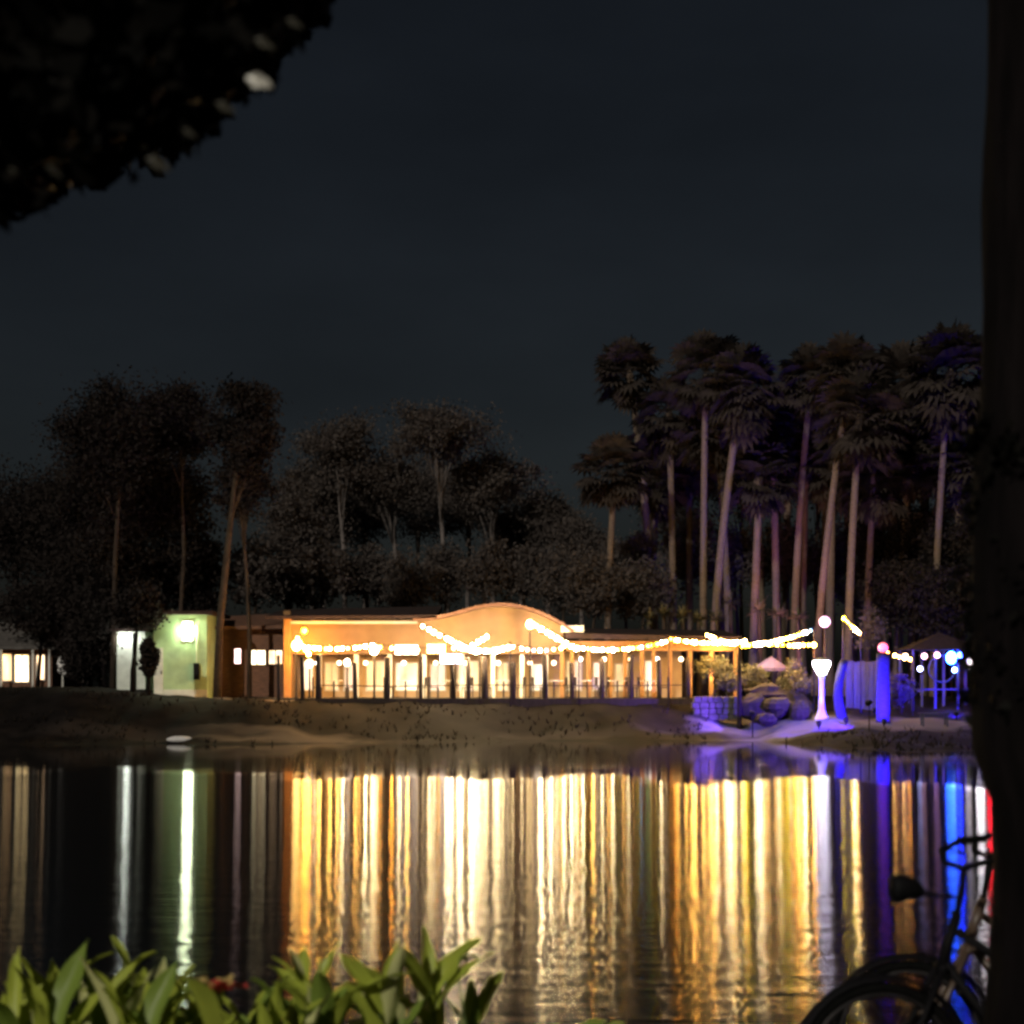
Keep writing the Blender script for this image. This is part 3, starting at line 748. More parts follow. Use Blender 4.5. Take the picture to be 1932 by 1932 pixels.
# dark garden pole
gp = thing('garden_pole', (PX(1395, 64), 64, gz(PX(1395, 64), 64)), 'dark bare pole standing between the stone wall and the boulders', 'pole')
x = PX(1395, 64)
MB().tube([(x, 64, gz(x, 64) - 0.2), (x, 64, 3.2), (x + 0.02, 64, PZ(1208, 64))], [0.11, 0.08, 0.06], 8).build('shaft', M_wood, gp, True)
MB().ball((x + 0.02, 64, PZ(1207, 64)), 0.09, 8, 6).build('finial', M_wood, gp, True)
# parasol, its lilac light put into the fabric colour
Y = 67.5; x = PX(1455, Y); zc = PZ(1238, Y)
pa = thing('garden_parasol', (x, Y, gz(x, Y)), 'lilac lit parasol over the rockery', 'parasol')
MB().tube([(x, Y, gz(x, Y) - 0.1), (x, Y, zc)], 0.035, 8).build('pole', M_wood, pa)
for k in range(8):
    a0, a1 = math.pi/4*k, math.pi/4*(k+1)
    p0 = (x, Y, zc); p1 = (x + .78*math.cos(a0), Y + .78*math.sin(a0), zc - .5); p2 = (x + .78*math.cos(a1), Y + .78*math.sin(a1), zc - .5)
    q1, q2 = (p1[0], p1[1], p1[2]-.14), (p2[0], p2[1], p2[2]-.14)
    MB().add([p0, p1, p2, q1, q2], [(0,1,2), (1,3,4,2)]).build('canopy_panel', M_fabric, pa)
    MB().tube([(x, Y, zc - 0.25), (x + .7*math.cos(a0), Y + .7*math.sin(a0), zc - .49)], 0.01, 4).build('rib', M_wood, pa)

# white post lamp that floods the shore
Y = 62.5; x = PX(1550, Y); zb = gz(x, Y); zt = PZ(1258, Y)
pl = thing('post_lamp', (x, Y, zb), 'white trumpet-shaped post lamp with a flared foot glowing on the shore', 'lamp')
MB().tube([(x, Y, zb - 0.1), (x, Y, zb), (x, Y, zb+.12), (x, Y, zb+.35), (x, Y, zb+.8), (x, Y, zt-.55), (x, Y, zt-.3)], [.3, .28, .2, .13, .1, .1, .15], 16).build('post', M_trimw, pl, True)
MB().tube([(x, Y, zt-.3), (x, Y, zt-.12), (x, Y, zt+.08), (x, Y, zt+.22)], [.15, .24, .34, .33], 16).build('lamp_head', glow('post_lamp_light', (0.95, 0.90, 1.0), 34), pl, True)
MB().tube([(x, Y, zt+.22), (x, Y, zt+.28), (x, Y, zt+.36)], [.36, .34, .05], 16).build('cap', M_trimw, pl)

# blue floods on the trunks
def flood(u, Y, tgt, col, power, lab, size=60, zoff=0.12):
    x = PX(u, Y); z = gz(x, Y)
    t = thing('flood_light', (x, Y, z), lab, 'flood light', 'garden flood lights')
    d = (Vector(tgt) - Vector((x, Y, z + zoff + .1))).normalized()
    MB().tube([(x, Y, z - 0.1), (x, Y, z + zoff)], 0.025, 6).build('stake', M_black, t)
    c = Vector((x, Y, z + zoff + .06))
    MB().tube([c - d*.1, c + d*.1], [.07, .11], 10).build('housing', M_black, t)
    MB().tube([c + d*.101, c + d*.104], .09, 10).build('lens', glow('flood_lens', col, 12), t)
    L = bpy.data.lights.new('flood_beam', 'SPOT'); L.energy = power; L.color = col; L.spot_size = rad(size); L.spot_blend = 0.6; L.shadow_soft_size = 0.08
    lo = bpy.data.objects.new('beam', L); COL.objects.link(lo); lo.parent = t
    lo.location = c + d*.12 - t.location
    lo.rotation_euler = d.to_track_quat('-Z', 'Y').to_euler()
BL = (0.022, 0.006, 1.0)

# a palm trunk wrapped in blue lights and a curved one beside the lamp
def trunk_only(name, u, Y, v1, r0, r1, lean, lab, m, cat='trunk'):
    x = PX(u, Y); z0 = gz(x, Y); z1 = PZ(v1, Y)
    t = thing(name, (x, Y, z0), lab, cat)
    pts, rr = [], []
    for k in range(13):
        q = k / 12
        pts.append((x + lean(q), Y, z0 - 0.2 + (z1 - z0 + 0.2) * q)); rr.append(r0 + (r1 - r0) * q + 0.012 * (k % 2))
    MB().tube(pts, rr, 12).build('bark', m, t, True)
    return t
bt = trunk_only('cut_palm_trunk', 1666, 62.0, 1232, .27, .25, lambda q: 0, 'thick upright palm trunk drenched in blue light', M_bluetr)
x = PX(1666, 62)
MB().ball((x, 62, PZ(1222, 62)), 0.2, 12, 8).build('lamp_globe', glow('red_globe', (1.0, 0.09, 0.18), 2.6), bt, True)
trunk_only('curved_palm_trunk', 1592, 62.6, 1246, .22, .15, lambda q: 0.25*math.sin(q*3.1)*-1 + 0.05*q, 'curved palm trunk lit blue right beside the white post lamp', M_bluetr)
flood(1668, 60.0, (PX(1666, 62), 62, 1.9), BL, 11000, 'blue flood light at the foot of the thick blue palm trunk', 70)
flood(1596, 60.6, (PX(1590, 62.6), 62.6, 1.8), BL, 4200, 'blue flood light at the foot of the curved palm trunk', 75)
flood(1545, 60.4, (PX(1545, 78), 78, 11.0), (0.1, 0.05, 1.0), 3200, 'blue flood light aimed up into the palm grove', 24)
flood(1350, 67.6, (PX(1335, 78), 78, 9.0), (1.0, 0.46, 0.16), 3800, 'amber flood light aimed at the two leaning palms', 40)
flood(1490, 69.5, (PX(1470, 80), 80, 8.0), (1.0, 0.36, 0.5), 2600, 'pink flood light behind the rockery', 36)
flood(1610, 68.2, (PX(1610, 78), 78, 8.0), (1.0, 0.55, 0.4), 1600, 'amber flood light among the trunks beside the blue palm', 36)
flood(1640, 58.5, (PX(1500, 62), 62, 0.3), (0.08, 0.02, 1.0), 9000, 'blue flood light washing the shore below the white post lamp', 58, 1.0)
flood(1420, 62.4, (PX(1190, 65), 65, 1.3), (0.16, 0.06, 1.0), 3200, 'blue flood light on the shore aimed along the boardwalk', 75, 0.9)
# pink globe on a pole
def pole_globe(u, v, Y, r, g_, lab, polem=M_wood):
    p = P(u, v, Y); zb = gz(p.x, Y)
    t = thing('globe_pole_lamp', (p.x, Y, zb), lab, 'lamp')
    MB().tube([(p.x, Y, zb - .1), (p.x, Y, p.z - r*.95)], [.05, .03], 8).build('pole', polem, t, True)
    MB().ball(p, r, 12, 8).build('globe', g_, t, True)
pole_globe(1556, 1173, 66.5, .24, glow('pink_globe', (1.0, 0.42, 0.75), 2.2), 'pink globe lamp on a tall pole above the white post lamp')
# fence panel behind the blue trunk
YF = 67.0
fp = thing('board_fence', (PX(1625, YF), YF, gz(PX(1625, YF), YF)), 'upright board fence panel washed blue beside the blue palm trunk', 'fence')
for k in range(9):
    x = PX(1596, YF) + k * 0.165
    MB().box(x, x + 0.15, YF, YF + 0.03, gz(x, YF) - 0.05, PZ(1248, YF) + 0.03 * math.sin(k * 2.1)).build('board', M_fence, fp)
for dz in (0.4, 1.4): MB().box(PX(1596, YF), PX(1596, YF) + 1.47, YF + 0.032, YF + 0.08, gz(PX(1610, YF), YF) + dz, gz(PX(1610, YF), YF) + dz + 0.09).build('rail', M_wood, fp)

# gazebo with its lights on the far right
YZ = 66.0
gx0, gx1 = PX(1722, YZ), PX(1850, YZ)
gzb = gz((gx0+gx1)/2, YZ)
ga = thing('garden_gazebo', ((gx0+gx1)/2, YZ, gzb), 'small open gazebo hung with blue and white lights beside the tree trunk', 'gazebo')
zr = PZ(1226, YZ)
for xx in (gx0, (gx0*2+gx1)/3, (gx0+gx1*2)/3, gx1):
    for yy in (YZ, YZ + 2.2):
        MB().box(xx-.045, xx+.045, yy-.045, yy+.045, gzb-.3, zr).build('post', M_fence, ga)
MB().add([(gx0-.25,YZ-.25,zr),(gx1+.25,YZ-.25,zr),(gx1+.25,YZ+2.45,zr),(gx0-.25,YZ+2.45,zr),((gx0+gx1)/2,YZ+1.1,zr+.75)],[(0,3,2,1),(0,1,4),(1,2,4),(2,3,4),(3,0,4)]).build('roof', M_roof, ga)
MB().ring((PX(1776, YZ), YZ - .1, PZ(1262, YZ)), .55, .03, 'y', 30, 6).build('hoop', M_fence, ga, True)
MB().box(gx0, gx1, YZ - .03, YZ + .03, gzb + .75, gzb + .82).build('rail', M_fence, ga)
def glamp(u, v, Y, r, col, s, lab, sz=1.0):
    p = P(u, v, Y)
    t = thing('hanging_lamp', p + Vector((0, 0, r*sz)), lab, 'lamp', 'gazebo lamps')
    MB().ball(p, r, 10, 8, 1, 1, sz).build('globe', glow('hang_glow', col, s), t, True)
    MB().tube([(p.x, Y, p.z + r*sz*.98), (p.x, Y, zr + .02)], .012, 5).build('cord', M_black, t)
glamp(1736, 1262, YZ-.15, .10, (0.45, 0.5, 1.0), 26, 'white lamp hanging at the near post of the gazebo')
glamp(1801, 1264, YZ-.15, .10, (0.2, 0.4, 1.0), 40, 'white lamp hanging at the far post of the gazebo')
glamp(1795, 1241, YZ-.2, .22, (0.012, 0.09, 1.0), 130, 'large bright blue lamp under the gazebo roof', 1.2)
glamp(1812, 1236, YZ-.2, .12, (0.01, 0.03, 1.0), 260, 'small deep blue lamp next to the large blue one')
glamp(1744, 1238, YZ-.2, .12, (1.0, 0.5, 0.6), 9, 'pinkish lamp under the near end of the gazebo roof')
glamp(1768, 1236, YZ-.2, .12, (1.0, 0.45, 0.6), 9, 'pinkish lamp between the near end and the large blue lamp')
glamp(1708, 1239, YZ-.2, .13, (1.0, 0.62, 0.3), 14, 'orange lamp hanging outside the near end of the gazebo')
glamp(1828, 1250, YZ-.2, .15, (1.0, 0.85, 0.8), 12, 'pale lamp hanging next to the tree trunk', 1.8)
glamp(1851, 1240, YZ-.2, .2, (1.0, 0.93, 0.97), 70, 'white lamp behind the tree trunk seen only in its reflection')
glamp(1869, 1240, YZ-.2, .13, (1.0, 0.01, 0.03), 150, 'red lamp behind the tree trunk seen only in its reflection')
flood(1805, 63.0, (PX(1785, 66), 66, 1.0), BL, 3200, 'blue flood light in front of the gazebo', 62, 0.2)
flood(1650, 63.6, (PX(1625, 67), 67, 1.4), BL, 500, 'blue flood light below the board fence', 60, 0.2)
# low bench on the shore
Yb = 60.5; x0, x1 = PX(1735, Yb), PX(1790, Yb); zb = gz((x0+x1)/2, Yb)
be = thing('park_bench', ((x0+x1)/2, Yb, zb), 'low pale bench on the shore in front of the gazebo', 'bench')
for k in range(3): MB().box(x0, x1, Yb-.2+k*.14, Yb-.08+k*.14, zb+.42, zb+.46).build('slat', M_fence, be)
for xx in (x0+.1, x1-.1):
    for yy in (Yb-.16, Yb+.16): MB().box(xx-.03, xx+.03, yy-.03, yy+.03, zb-.1, zb+.419).build('leg', M_fence, be)
# pale slab on the left shore
YP = float(shore(-12.1)) + .9; x = PX(340, YP)
o = bpy.data.objects.new('pale_slab', rock_mesh(50, M_slab, 0.1)); COL.objects.link(o)
o.location = (x, YP, gz(x, YP) + 0.05); o.scale = (.5, .34, .13)
tag(o, 'pale flat stone lying on the left shore below the green shed', 'stone')

# ------------------------------------------------------------------ vegetation
def leaf_cloud(cent, spread, n_, size, droop=0.0, aspect=0.55, rs=rng):
    """n_ small bent leaves round each of the clump centres"""
    k = len(cent)
    ci = rs.integers(0, k, n_)
    p = cent[ci] + rs.normal(size=(n_, 3)) * (spread * rs.uniform(.55, 1.6, k)[ci][:, None]) * np.array([1.15, 1.15, .8])
    d = rs.normal(size=(n_, 3)); d[:, 2] -= droop
    d /= np.linalg.norm(d, axis=1)[:, None]
    s = np.cross(d, rs.normal(size=(n_, 3))); s /= np.linalg.norm(s, axis=1)[:, None] + 1e-9
    nn = np.cross(d, s)
    L = size * rs.uniform(0.6, 1.35, n_)[:, None]
    v0, v3 = p - d * L * .5, p + d * L * .5
    m_ = p + nn * L * .08
    v1, v2 = m_ + s * L * aspect * .5, m_ - s * L * aspect * .5
    V = np.stack([v0, v1, v3, v2], 1).reshape(-1, 3)
    Fq = np.arange(n_ * 4).reshape(-1, 4)
    return V, Fq
def np_mesh(name, V, Fq, m, parent, origin):
    me_ = bpy.data.meshes.new(name)
    V = V - np.array(origin)[None]
    n_ = len(Fq)
    me_.vertices.add(len(V)); me_.vertices.foreach_set('co', V.astype(np.float32).ravel())
    me_.loops.add(n_ * 4); me_.loops.foreach_set('vertex_index', Fq.astype(np.int32).ravel())
    me_.polygons.add(n_); me_.polygons.foreach_set('loop_start', np.arange(0, n_*4, 4, dtype=np.int32))
    me_.update(calc_edges=True); me_.validate()
    me_.materials.append(m)
    o = bpy.data.objects.new(name, me_); COL.objects.link(o); o.parent = parent
    return o
def tree(name, ub, uc, vc, Y, rx, rv, lab, leafm, trunkm, nleaf=2200, size=0.36, ncl=38, tr=0.16, cat='tree', group=None, fill=0.55, flat=1.0):
    """uc, vc, rx, rv: crown centre and half sizes in view px; ub: foot of the trunk"""
    s = Y / F
    xb_, xc_ = PX(ub, Y), PX(uc, Y)
    z0 = gz(xb_, Y); zc_ = PZ(vc, Y)
    RX, RZ = rx * s, rv * s
    t = thing(name, (xb_, Y, z0), lab, cat, group)
    d = rng.normal(size=(ncl, 3)); d /= np.linalg.norm(d, axis=1)[:, None]
    rr = rng.uniform(fill, 1.0, ncl) ** 0.7
    a1, a2, a3 = rng.uniform(0, 6.28, 3)
    lob = 1 + .2 * np.sin(3 * np.arctan2(d[:, 2], d[:, 0]) + a1) + .12 * np.sin(5 * np.arctan2(d[:, 2], d[:, 0]) + a2)
    cl = d * (rr * lob)[:, None] * np.array([RX * .86, RX * .8, RZ * .88]) + np.array([xc_, Y, zc_])
    lump = min(RX, RZ) * 0.2
    V, Fq = leaf_cloud(cl, lump, int(nleaf * 2.3), size * .62)
    tm = MB()
    pts = [Vector((xb_, Y, z0 - .3))]
    for q in (0.25, 0.5, 0.75, 1.0):
        pts.append(Vector((xb_ + (xc_ - xb_) * q ** 1.3 + random.uniform(-.12, .12), Y, z0 + (zc_ + RZ*.2 - z0) * q)))
    tm.tube(pts, [tr*1.25, tr, tr*.85, tr*.65, tr*.3], 9)
    for k in range(0, min(ncl, 14)):
        q = random.uniform(0.62, 0.97)
        i = min(3, int(q * 4)); b0 = pts[i].lerp(pts[i+1], q*4 - i)
        e = Vector(cl[k])
        mdl = b0.lerp(e, .5) + Vector((0, 0, .15 * (e - b0).length))
        tm.tube([b0, mdl, e], [tr*.3, tr*.18, tr*.06], 6)
    tm.build('trunk', trunkm, t, True)
    np_mesh('crown', V, Fq, leafm, t, t.location)
    return t

# the tall dark trees on the left
tree('tall_dark_tree', 213, 225, 830, 74, 100, 122, 'tall broad dark tree, leftmost of the three tall ones', M_leaf_d, M_trunk, 11000, .34, 110, .13, fill=.15)
tree('tall_dark_tree', 345, 345, 790, 76, 58, 92, 'tall dark tree standing between two other tall ones', M_leaf_d, M_trunk, 5600, .32, 70, .12, fill=.15)
tree('tall_dark_tree', 409, 462, 800, 68.5, 62, 100, 'slender tall tree whose long leaning trunk passes the green shed', M_leaf_d, mat('lit_trunk', (0.055, 0.038, 0.026), .9, .3, 5, .5, .1), 4200, .32, 60, .16)
tree('drooping_tree', 470, 455, 915, 72, 50, 60, 'narrow dark tree hanging below the slender tall crown', M_leaf_d, M_trunk, 2600, .32, 36, .1, fill=.2)
tree('tall_dark_tree', 170, 175, 930, 77, 72, 70, 'dark crown filling in below the broad tall tree', M_leaf_d, M_bark, 6000, .34, 70, .1, fill=.15)
tree('tall_dark_tree', 318, 305, 925, 80, 78, 72, 'dark crown filling in below the middle tall tree', M_leaf_d, M_bark, 6000, .34, 70, .1, fill=.15)
# lower dark masses
low = [(30, 30, 985, 82, 95, 110, 'round dark tree above the lit cottage'), (120, 130, 1000, 80, 80, 100, 'dark tree between the cottage and the broad tall tree'),
       (190, 200, 1060, 77, 90, 110, 'dense dark tree over the white hut'), (300, 300, 1030, 78, 80, 120, 'dense dark tree behind the green shed'),
       (375, 372, 1080, 79, 55, 85, 'dark tree filling the gap behind the leaning trunk'), (250, 262, 1150, 70.5, 44, 36, 'dark low branching tree right in front of the white hut'),
       (280, 280, 1240, 67.6, 13, 40, 'dark narrow bush against the white door of the green shed'), (70, 80, 1150, 79, 90, 60, 'low dark tree over the cottage roof'),
       (160, 160, 1235, 76, 45, 55, 'dark bush beside the pale oval board'), (200, 190, 1160, 75, 60, 70, 'dark bush left of the white hut')]
for ub, uc, vc, Y, rx, rv, lab in low:
    tree('dark_tree' if rv > 60 else 'dark_bush', ub, uc, vc, Y, rx, rv, lab, M_leaf_d, M_bark, int(2000 + rx * rv * .4), .34, 50, .1, 'tree' if rv > 60 else 'bush')
# pale trunked trees behind the building
mid = [(655, 640, 852, 98, 62, 66, 'pale trunked tree with a pointed crown, first from the left behind the building'),
       (590, 588, 925, 102, 52, 48, 'small pale trunked tree at the left edge of the distant trees'),
       (775, 722, 905, 100, 66, 50, 'pale trunked tree with a low crown behind the building'),
       (845, 825, 815, 95, 92, 52, 'tallest flat topped tree behind the building'),
       (930, 930, 905, 98, 78, 52, 'pale forked tree right of the tallest flat topped one'),
       (1035, 1035, 980, 100, 58, 48, 'round far tree above the right side of the arched roof'),
       (1095, 1095, 1030, 96, 55, 50, 'low far tree next to the palm grove'),
       (540, 545, 990, 90, 48, 70, 'dim tree between the slender tall one and the pale trunks'),
       (690, 690, 960, 108, 66, 62, 'dim crown low between the first two pale trunks'), (780, 790, 940, 110, 72, 66, 'dim crown low under the tallest flat topped tree'),
       (880, 885, 950, 108, 66, 60, 'dim crown low beside the pale forked tree'), (985, 985, 1000, 106, 66, 62, 'dim crown low right of the pale forked tree'), (610, 615, 990, 104, 60, 60, 'dim crown low at the left of the pale trunks')]
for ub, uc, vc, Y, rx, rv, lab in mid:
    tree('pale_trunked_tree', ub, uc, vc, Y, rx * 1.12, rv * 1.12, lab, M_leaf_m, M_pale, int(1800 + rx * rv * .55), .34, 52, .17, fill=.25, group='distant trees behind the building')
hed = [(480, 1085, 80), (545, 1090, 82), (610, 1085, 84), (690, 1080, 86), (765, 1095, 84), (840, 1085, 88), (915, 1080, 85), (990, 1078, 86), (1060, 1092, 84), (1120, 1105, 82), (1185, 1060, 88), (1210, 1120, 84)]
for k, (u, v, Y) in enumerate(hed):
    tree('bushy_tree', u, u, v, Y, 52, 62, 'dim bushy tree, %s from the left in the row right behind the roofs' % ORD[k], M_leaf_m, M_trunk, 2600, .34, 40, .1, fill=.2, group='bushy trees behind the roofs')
dkr = [(1730, 1010, 84), (1790, 1030, 82), (1850, 1000, 80), (1700, 1110, 80), (1770, 1130, 76), (1840, 1120, 75), (1660, 1010, 90), (1900, 1080, 78)]
for k, (u, v, Y) in enumerate(dkr):
    tree('shadowy_tree', u, u, v, Y, 58, 75, 'shadowy tree, %s of those crowding behind the gazebo' % ORD[k], M_leaf_d, M_bark, 2600, .36, 40, .1, fill=.2, group='shadowy trees behind the gazebo')

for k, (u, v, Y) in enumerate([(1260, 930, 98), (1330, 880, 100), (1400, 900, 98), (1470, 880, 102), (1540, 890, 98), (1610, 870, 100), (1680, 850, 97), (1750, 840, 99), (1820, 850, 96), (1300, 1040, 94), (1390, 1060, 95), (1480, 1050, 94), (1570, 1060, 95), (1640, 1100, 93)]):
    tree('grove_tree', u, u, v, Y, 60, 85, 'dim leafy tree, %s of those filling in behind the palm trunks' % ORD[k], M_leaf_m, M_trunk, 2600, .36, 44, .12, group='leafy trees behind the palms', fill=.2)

# fan palms
def palm(ub, uc, vc, Y, R, lab, seed, tr=0.17, skirt=True):
    rs = np.random.default_rng(seed)
    xb_, xc_ = PX(ub, Y), PX(uc, Y); z0 = gz(xb_, Y); zc_ = PZ(vc, Y)
    t = thing('fan_palm', (xb_, Y, z0), lab, 'palm tree', 'fan palms in the grove')
    pts, rr = [], []
    for k in range(10):
        q = k / 9
        pts.append((xb_ + (xc_ - xb_) * q ** 1.6, Y + .2 * math.sin(q * 3 + seed), z0 - .3 + (zc_ - z0 + .3) * q)); rr.append(tr * (1.3 - .5 * q if q < .15 else 1.05 - .25 * q))
    MB().tube(pts, rr, 10).build('trunk', M_palmtr, t, True)
    c = np.array([xc_, Y, zc_])
    def fans(nf, lo, hi, pet, fr, m, nm):
        V, Q = [], []
        for i in range(nf):
            az_ = rs.uniform(0, 2*np.pi); e = np.radians(rs.uniform(lo, hi))
            d = np.array([np.cos(az_)*np.cos(e), np.sin(az_)*np.cos(e), np.sin(e)])
            side = np.cross(d, [0, 0, 1]); side /= np.linalg.norm(side) + 1e-9
            up = np.cross(side, d)
            L = pet * R * rs.uniform(.75, 1.1)
            a = c + d * .1; h = c + d * L - np.array([0, 0, .12 * L])
            o = len(V)
            V += [a + side*.025, h + side*.02, h - side*.02, a - side*.025]; Q.append((o, o+1, o+2, o+3))
            nb = 11; r_ = fr * R * rs.uniform(.8, 1.15)
            tw = rs.uniform(-.5, .5)
            for j in range(nb):
                th = np.radians(-115 + 230 * j / (nb - 1)) 
                sd = side * np.cos(tw) + up * np.sin(tw)
                dd = d * np.cos(th) + sd * np.sin(th)
                wv = -d * np.sin(th) + sd * np.cos(th)
                m0 = h + dd * r_ * .6 + up * .05
                tip = h + dd * r_ * rs.uniform(.85, 1.05) - np.array([0, 0, .14 * r_])
                o = len(V)
                V += [h, m0 + wv * r_ * .11, tip, m0 - wv * r_ * .11]; Q.append((o, o+1, o+2, o+3))
        np_mesh(nm, np.array(V), np.array(Q), m, t, t.location)
    fans(int(rs.integers(70, 110)), -48, 88, rs.uniform(.56, .7), rs.uniform(.36, .46), M_leaf_p, 'crown')
    if skirt: fans(int(rs.integers(6, 26)), -85, -50, rs.uniform(.45, .8), .4, M_skirt, 'dead_frond_skirt')
    return t
PALMS = [(1144,1160,880,82,1.9),(1225,1240,905,90,1.9),(1240,1187,695,88,1.8),(1271,1262,772,85,2.0),(1325,1332,700,80,2.0),(1342,1402,722,78,2.1),
         (1379,1352,805,82,2.1),(1421,1432,895,80,1.8),(1465,1458,795,84,2.2),(1496,1530,708,82,1.9),(1513,1522,790,86,2.2),(1540,1602,702,78,1.9),
         (1562,1572,865,83,2.0),(1597,1625,775,77,2.2),(1636,1648,890,80,2.0),(1692,1715,862,84,2.1),(1720,1702,712,86,2.2),(1760,1795,690,80,2.4),(1790,1760,780,84,2.3),(1815,1805,865,82,2.3),
         (1300,1300,840,92,2.0),(1360,1372,760,95,2.1),(1440,1420,800,94,2.1),(1480,1490,850,95,2.0),(1552,1560,760,94,2.2),(1612,1590,830,95,2.1),(1665,1662,790,92,2.2),(1740,1745,830,95,2.2)]
for k, (ub, uc, vc, Y, R) in enumerate(sorted(PALMS)):
    palm(ub, uc, vc + 6, Y, R * 1.2, 'tall fan palm, %s from the left by its foot in the grove' % ORD[k], 100 + k, 0.19 + .05 * ((k * 7) % 5) / 4)

# yuccas and the yellow lit shrub behind the string lights
def yucca(u, v, Y, R, lab, seed, zst=None):
    rs = np.random.default_rng(seed)
    c = np.array(P(u, v, Y)); z0 = gz(c[0], Y)
    t = thing('yucca', (c[0], Y, z0), lab, 'yucca', 'yuccas behind the string lights')
    MB().tube([(c[0], Y, z0 - .2), (c[0] + .05, Y, (z0 + c[2]) / 2), (c[0], Y, c[2])], [.14, .11, .09], 8).build('stem', M_trunk, t, True)
    V, Q = [], []
    for i in range(46):
        d = rs.normal(size=3); d[2] = abs(d[2]) * .9 + rs.uniform(-.5, .4); d /= np.linalg.norm(d)
        s_ = np.cross(d, [0, 0, 1]); s_ /= np.linalg.norm(s_) + 1e-9
        L = R * rs.uniform(.7, 1.2)
        o = len(V)
        V += [c, c + d * L * .45 + s_ * .045, c + d * L - np.array([0, 0, .15 * L]), c + d * L * .45 - s_ * .045]; Q.append((o, o+1, o+2, o+3))
    np_mesh('leaves', np.array(V), np.array(Q), M_yucca, t, t.location)
for k, (u, v, Y, R) in enumerate([(1226,1172,75.5,.8),(1252,1160,75.5,.7),(1288,1164,75,.8),(1318,1170,75,.7),(1352,1168,74.5,.8),(1378,1140,76,.8),(1432,1152,75,.9),(1468,1160,74,.7),(1505,1168,74,.8)]):
    yucca(u, v, Y, R, 'spiky yucca, %s from the left in the row behind the string lights' % ORD[k], 300 + k)
for k, (u, v, Y, rx, rv, lab) in enumerate([(1348,1262,66.3,34,26,'yellowish shrub behind the stone wall'), (1372,1285,66,20,18,'small shrub at the pole end of the stone wall'), (1498,1285,66,30,30,'shrub with pale leaves on the rockery'), (1420,1278,66.5,24,24,'shrub beside the dark garden pole'),
                                             (1640,1190,69,30,40,'loose bush among the trunks above the blue fence'), (1700,1300,64.5,22,30,'bush between the blue palm trunk and the gazebo')]):
    tree('garden_shrub', u, u, v, Y, rx, rv, lab, M_yucca if k < 4 else M_leaf_m, M_trunk, 700, .2, 24, .03, 'shrub')
# dry scrub on the far bank
sp = []
for k in range(2600):
    x = random.uniform(-30, 26); s0 = float(shore(x)); y = s0 + random.uniform(.3, 8.5) ** 1.0
    if y > 65.4: continue
    if ((x+9.2)/4.2)**2 + ((y-59.4)/1.5)**2 < 1 or ((x-10.6)/3)**2 + ((y-62)/2.8)**2 < 1: continue
    if (math.sin(x*1.1) + math.sin(y*1.7 + x*.4)) < random.uniform(-1.6, 1.2): continue
    sp.append((x, y, gz(x, y)))
V, Q = [], []
for (x, y, z) in sp:
    for j in range(3):
        h = random.uniform(.06, .22); a = random.uniform(0, 6.28); w = .03; lx, ly = random.uniform(-.12, .12), random.uniform(-.12, .12)
        o = len(V)
        V += [(x - w*math.cos(a), y - w*math.sin(a), z - .03), (x + w*math.cos(a), y + w*math.sin(a), z - .03), (x + lx + .006, y + ly, z + h), (x + lx - .006, y + ly, z + h)]
        Q.append((o, o+1, o+2, o+3))
M_grass = leafmat('dry_grass', (0.012, 0.010, 0.009), (0.03, 0.024, 0.019), .9, .2, .1)
g_ = np_mesh('grass', np.array(V), np.array(Q), M_grass, None, (0, 0, 0))
tag(g_, 'dry grass growing over the far bank', 'grass', kind='stuff')

# ------------------------------------------------------------------ foreground: cannas
def leaf_mesh(L, Wd, curl, fold, m, nseg=9, tipw=1.0):
    """lance-shaped blade along +Y, bending down by curl, with a keel"""
    V, Q = [], []
    for i in range(nseg + 1):
        q = i / nseg
        w = Wd * (math.sin(math.pi * min(1, q * .92 + .04)) ** .85) * (1 - .25 * q)
        if i == nseg: w = .002
        an = curl * q * q
        y = L * (q - .12 * curl * q * q * q); z = -L * .5 * curl * q * q
        wv = .012 * math.sin(q * 11 + L * 30)
        V += [(-w, y, z + fold * w + wv), (-w * .5, y, z + fold * w * .38), (0, y, z - .002), (w * .5, y, z + fold * w * .38), (w, y, z + fold * w - wv)]
    for i in range(nseg):
        for j in range(4):
            a = i * 5 + j
            Q.append((a, a + 1, a + 6, a + 5))
    me_ = bpy.data.meshes.new('leaf'); me_.from_pydata(V, [], Q); me_.materials.append(m)
    me_.polygons.foreach_set('use_smooth', [True] * len(Q))
    return me_
LEAVES = [leaf_mesh(random.uniform(.32, .48), random.uniform(.034, .064), random.uniform(.1, 1.0), random.uniform(.2, .9), M_canna[(0, 1, 0, 2, 0, 1, 0, 0)[k % 8]]) for k in range(16)]
def place_leaf(t, base, azim, elev, roll, mesh_, sc=1.0, name='leaf'):
    d = Vector((math.cos(azim) * math.cos(elev), math.sin(azim) * math.cos(elev), math.sin(elev)))
    s_ = d.cross(Vector((0, 0, 1))); s_ = s_.normalized() if s_.length > 1e-3 else Vector((1, 0, 0))
    up = s_.cross(d)
    R = Matrix((s_, d, up)).transposed().to_4x4()
    M = Matrix.Translation(Vector(base)) @ R @ Matrix.Rotation(roll, 4, 'Y') @ Matrix.Scale(sc, 4)
    return inst(name, mesh_, t, M=M)
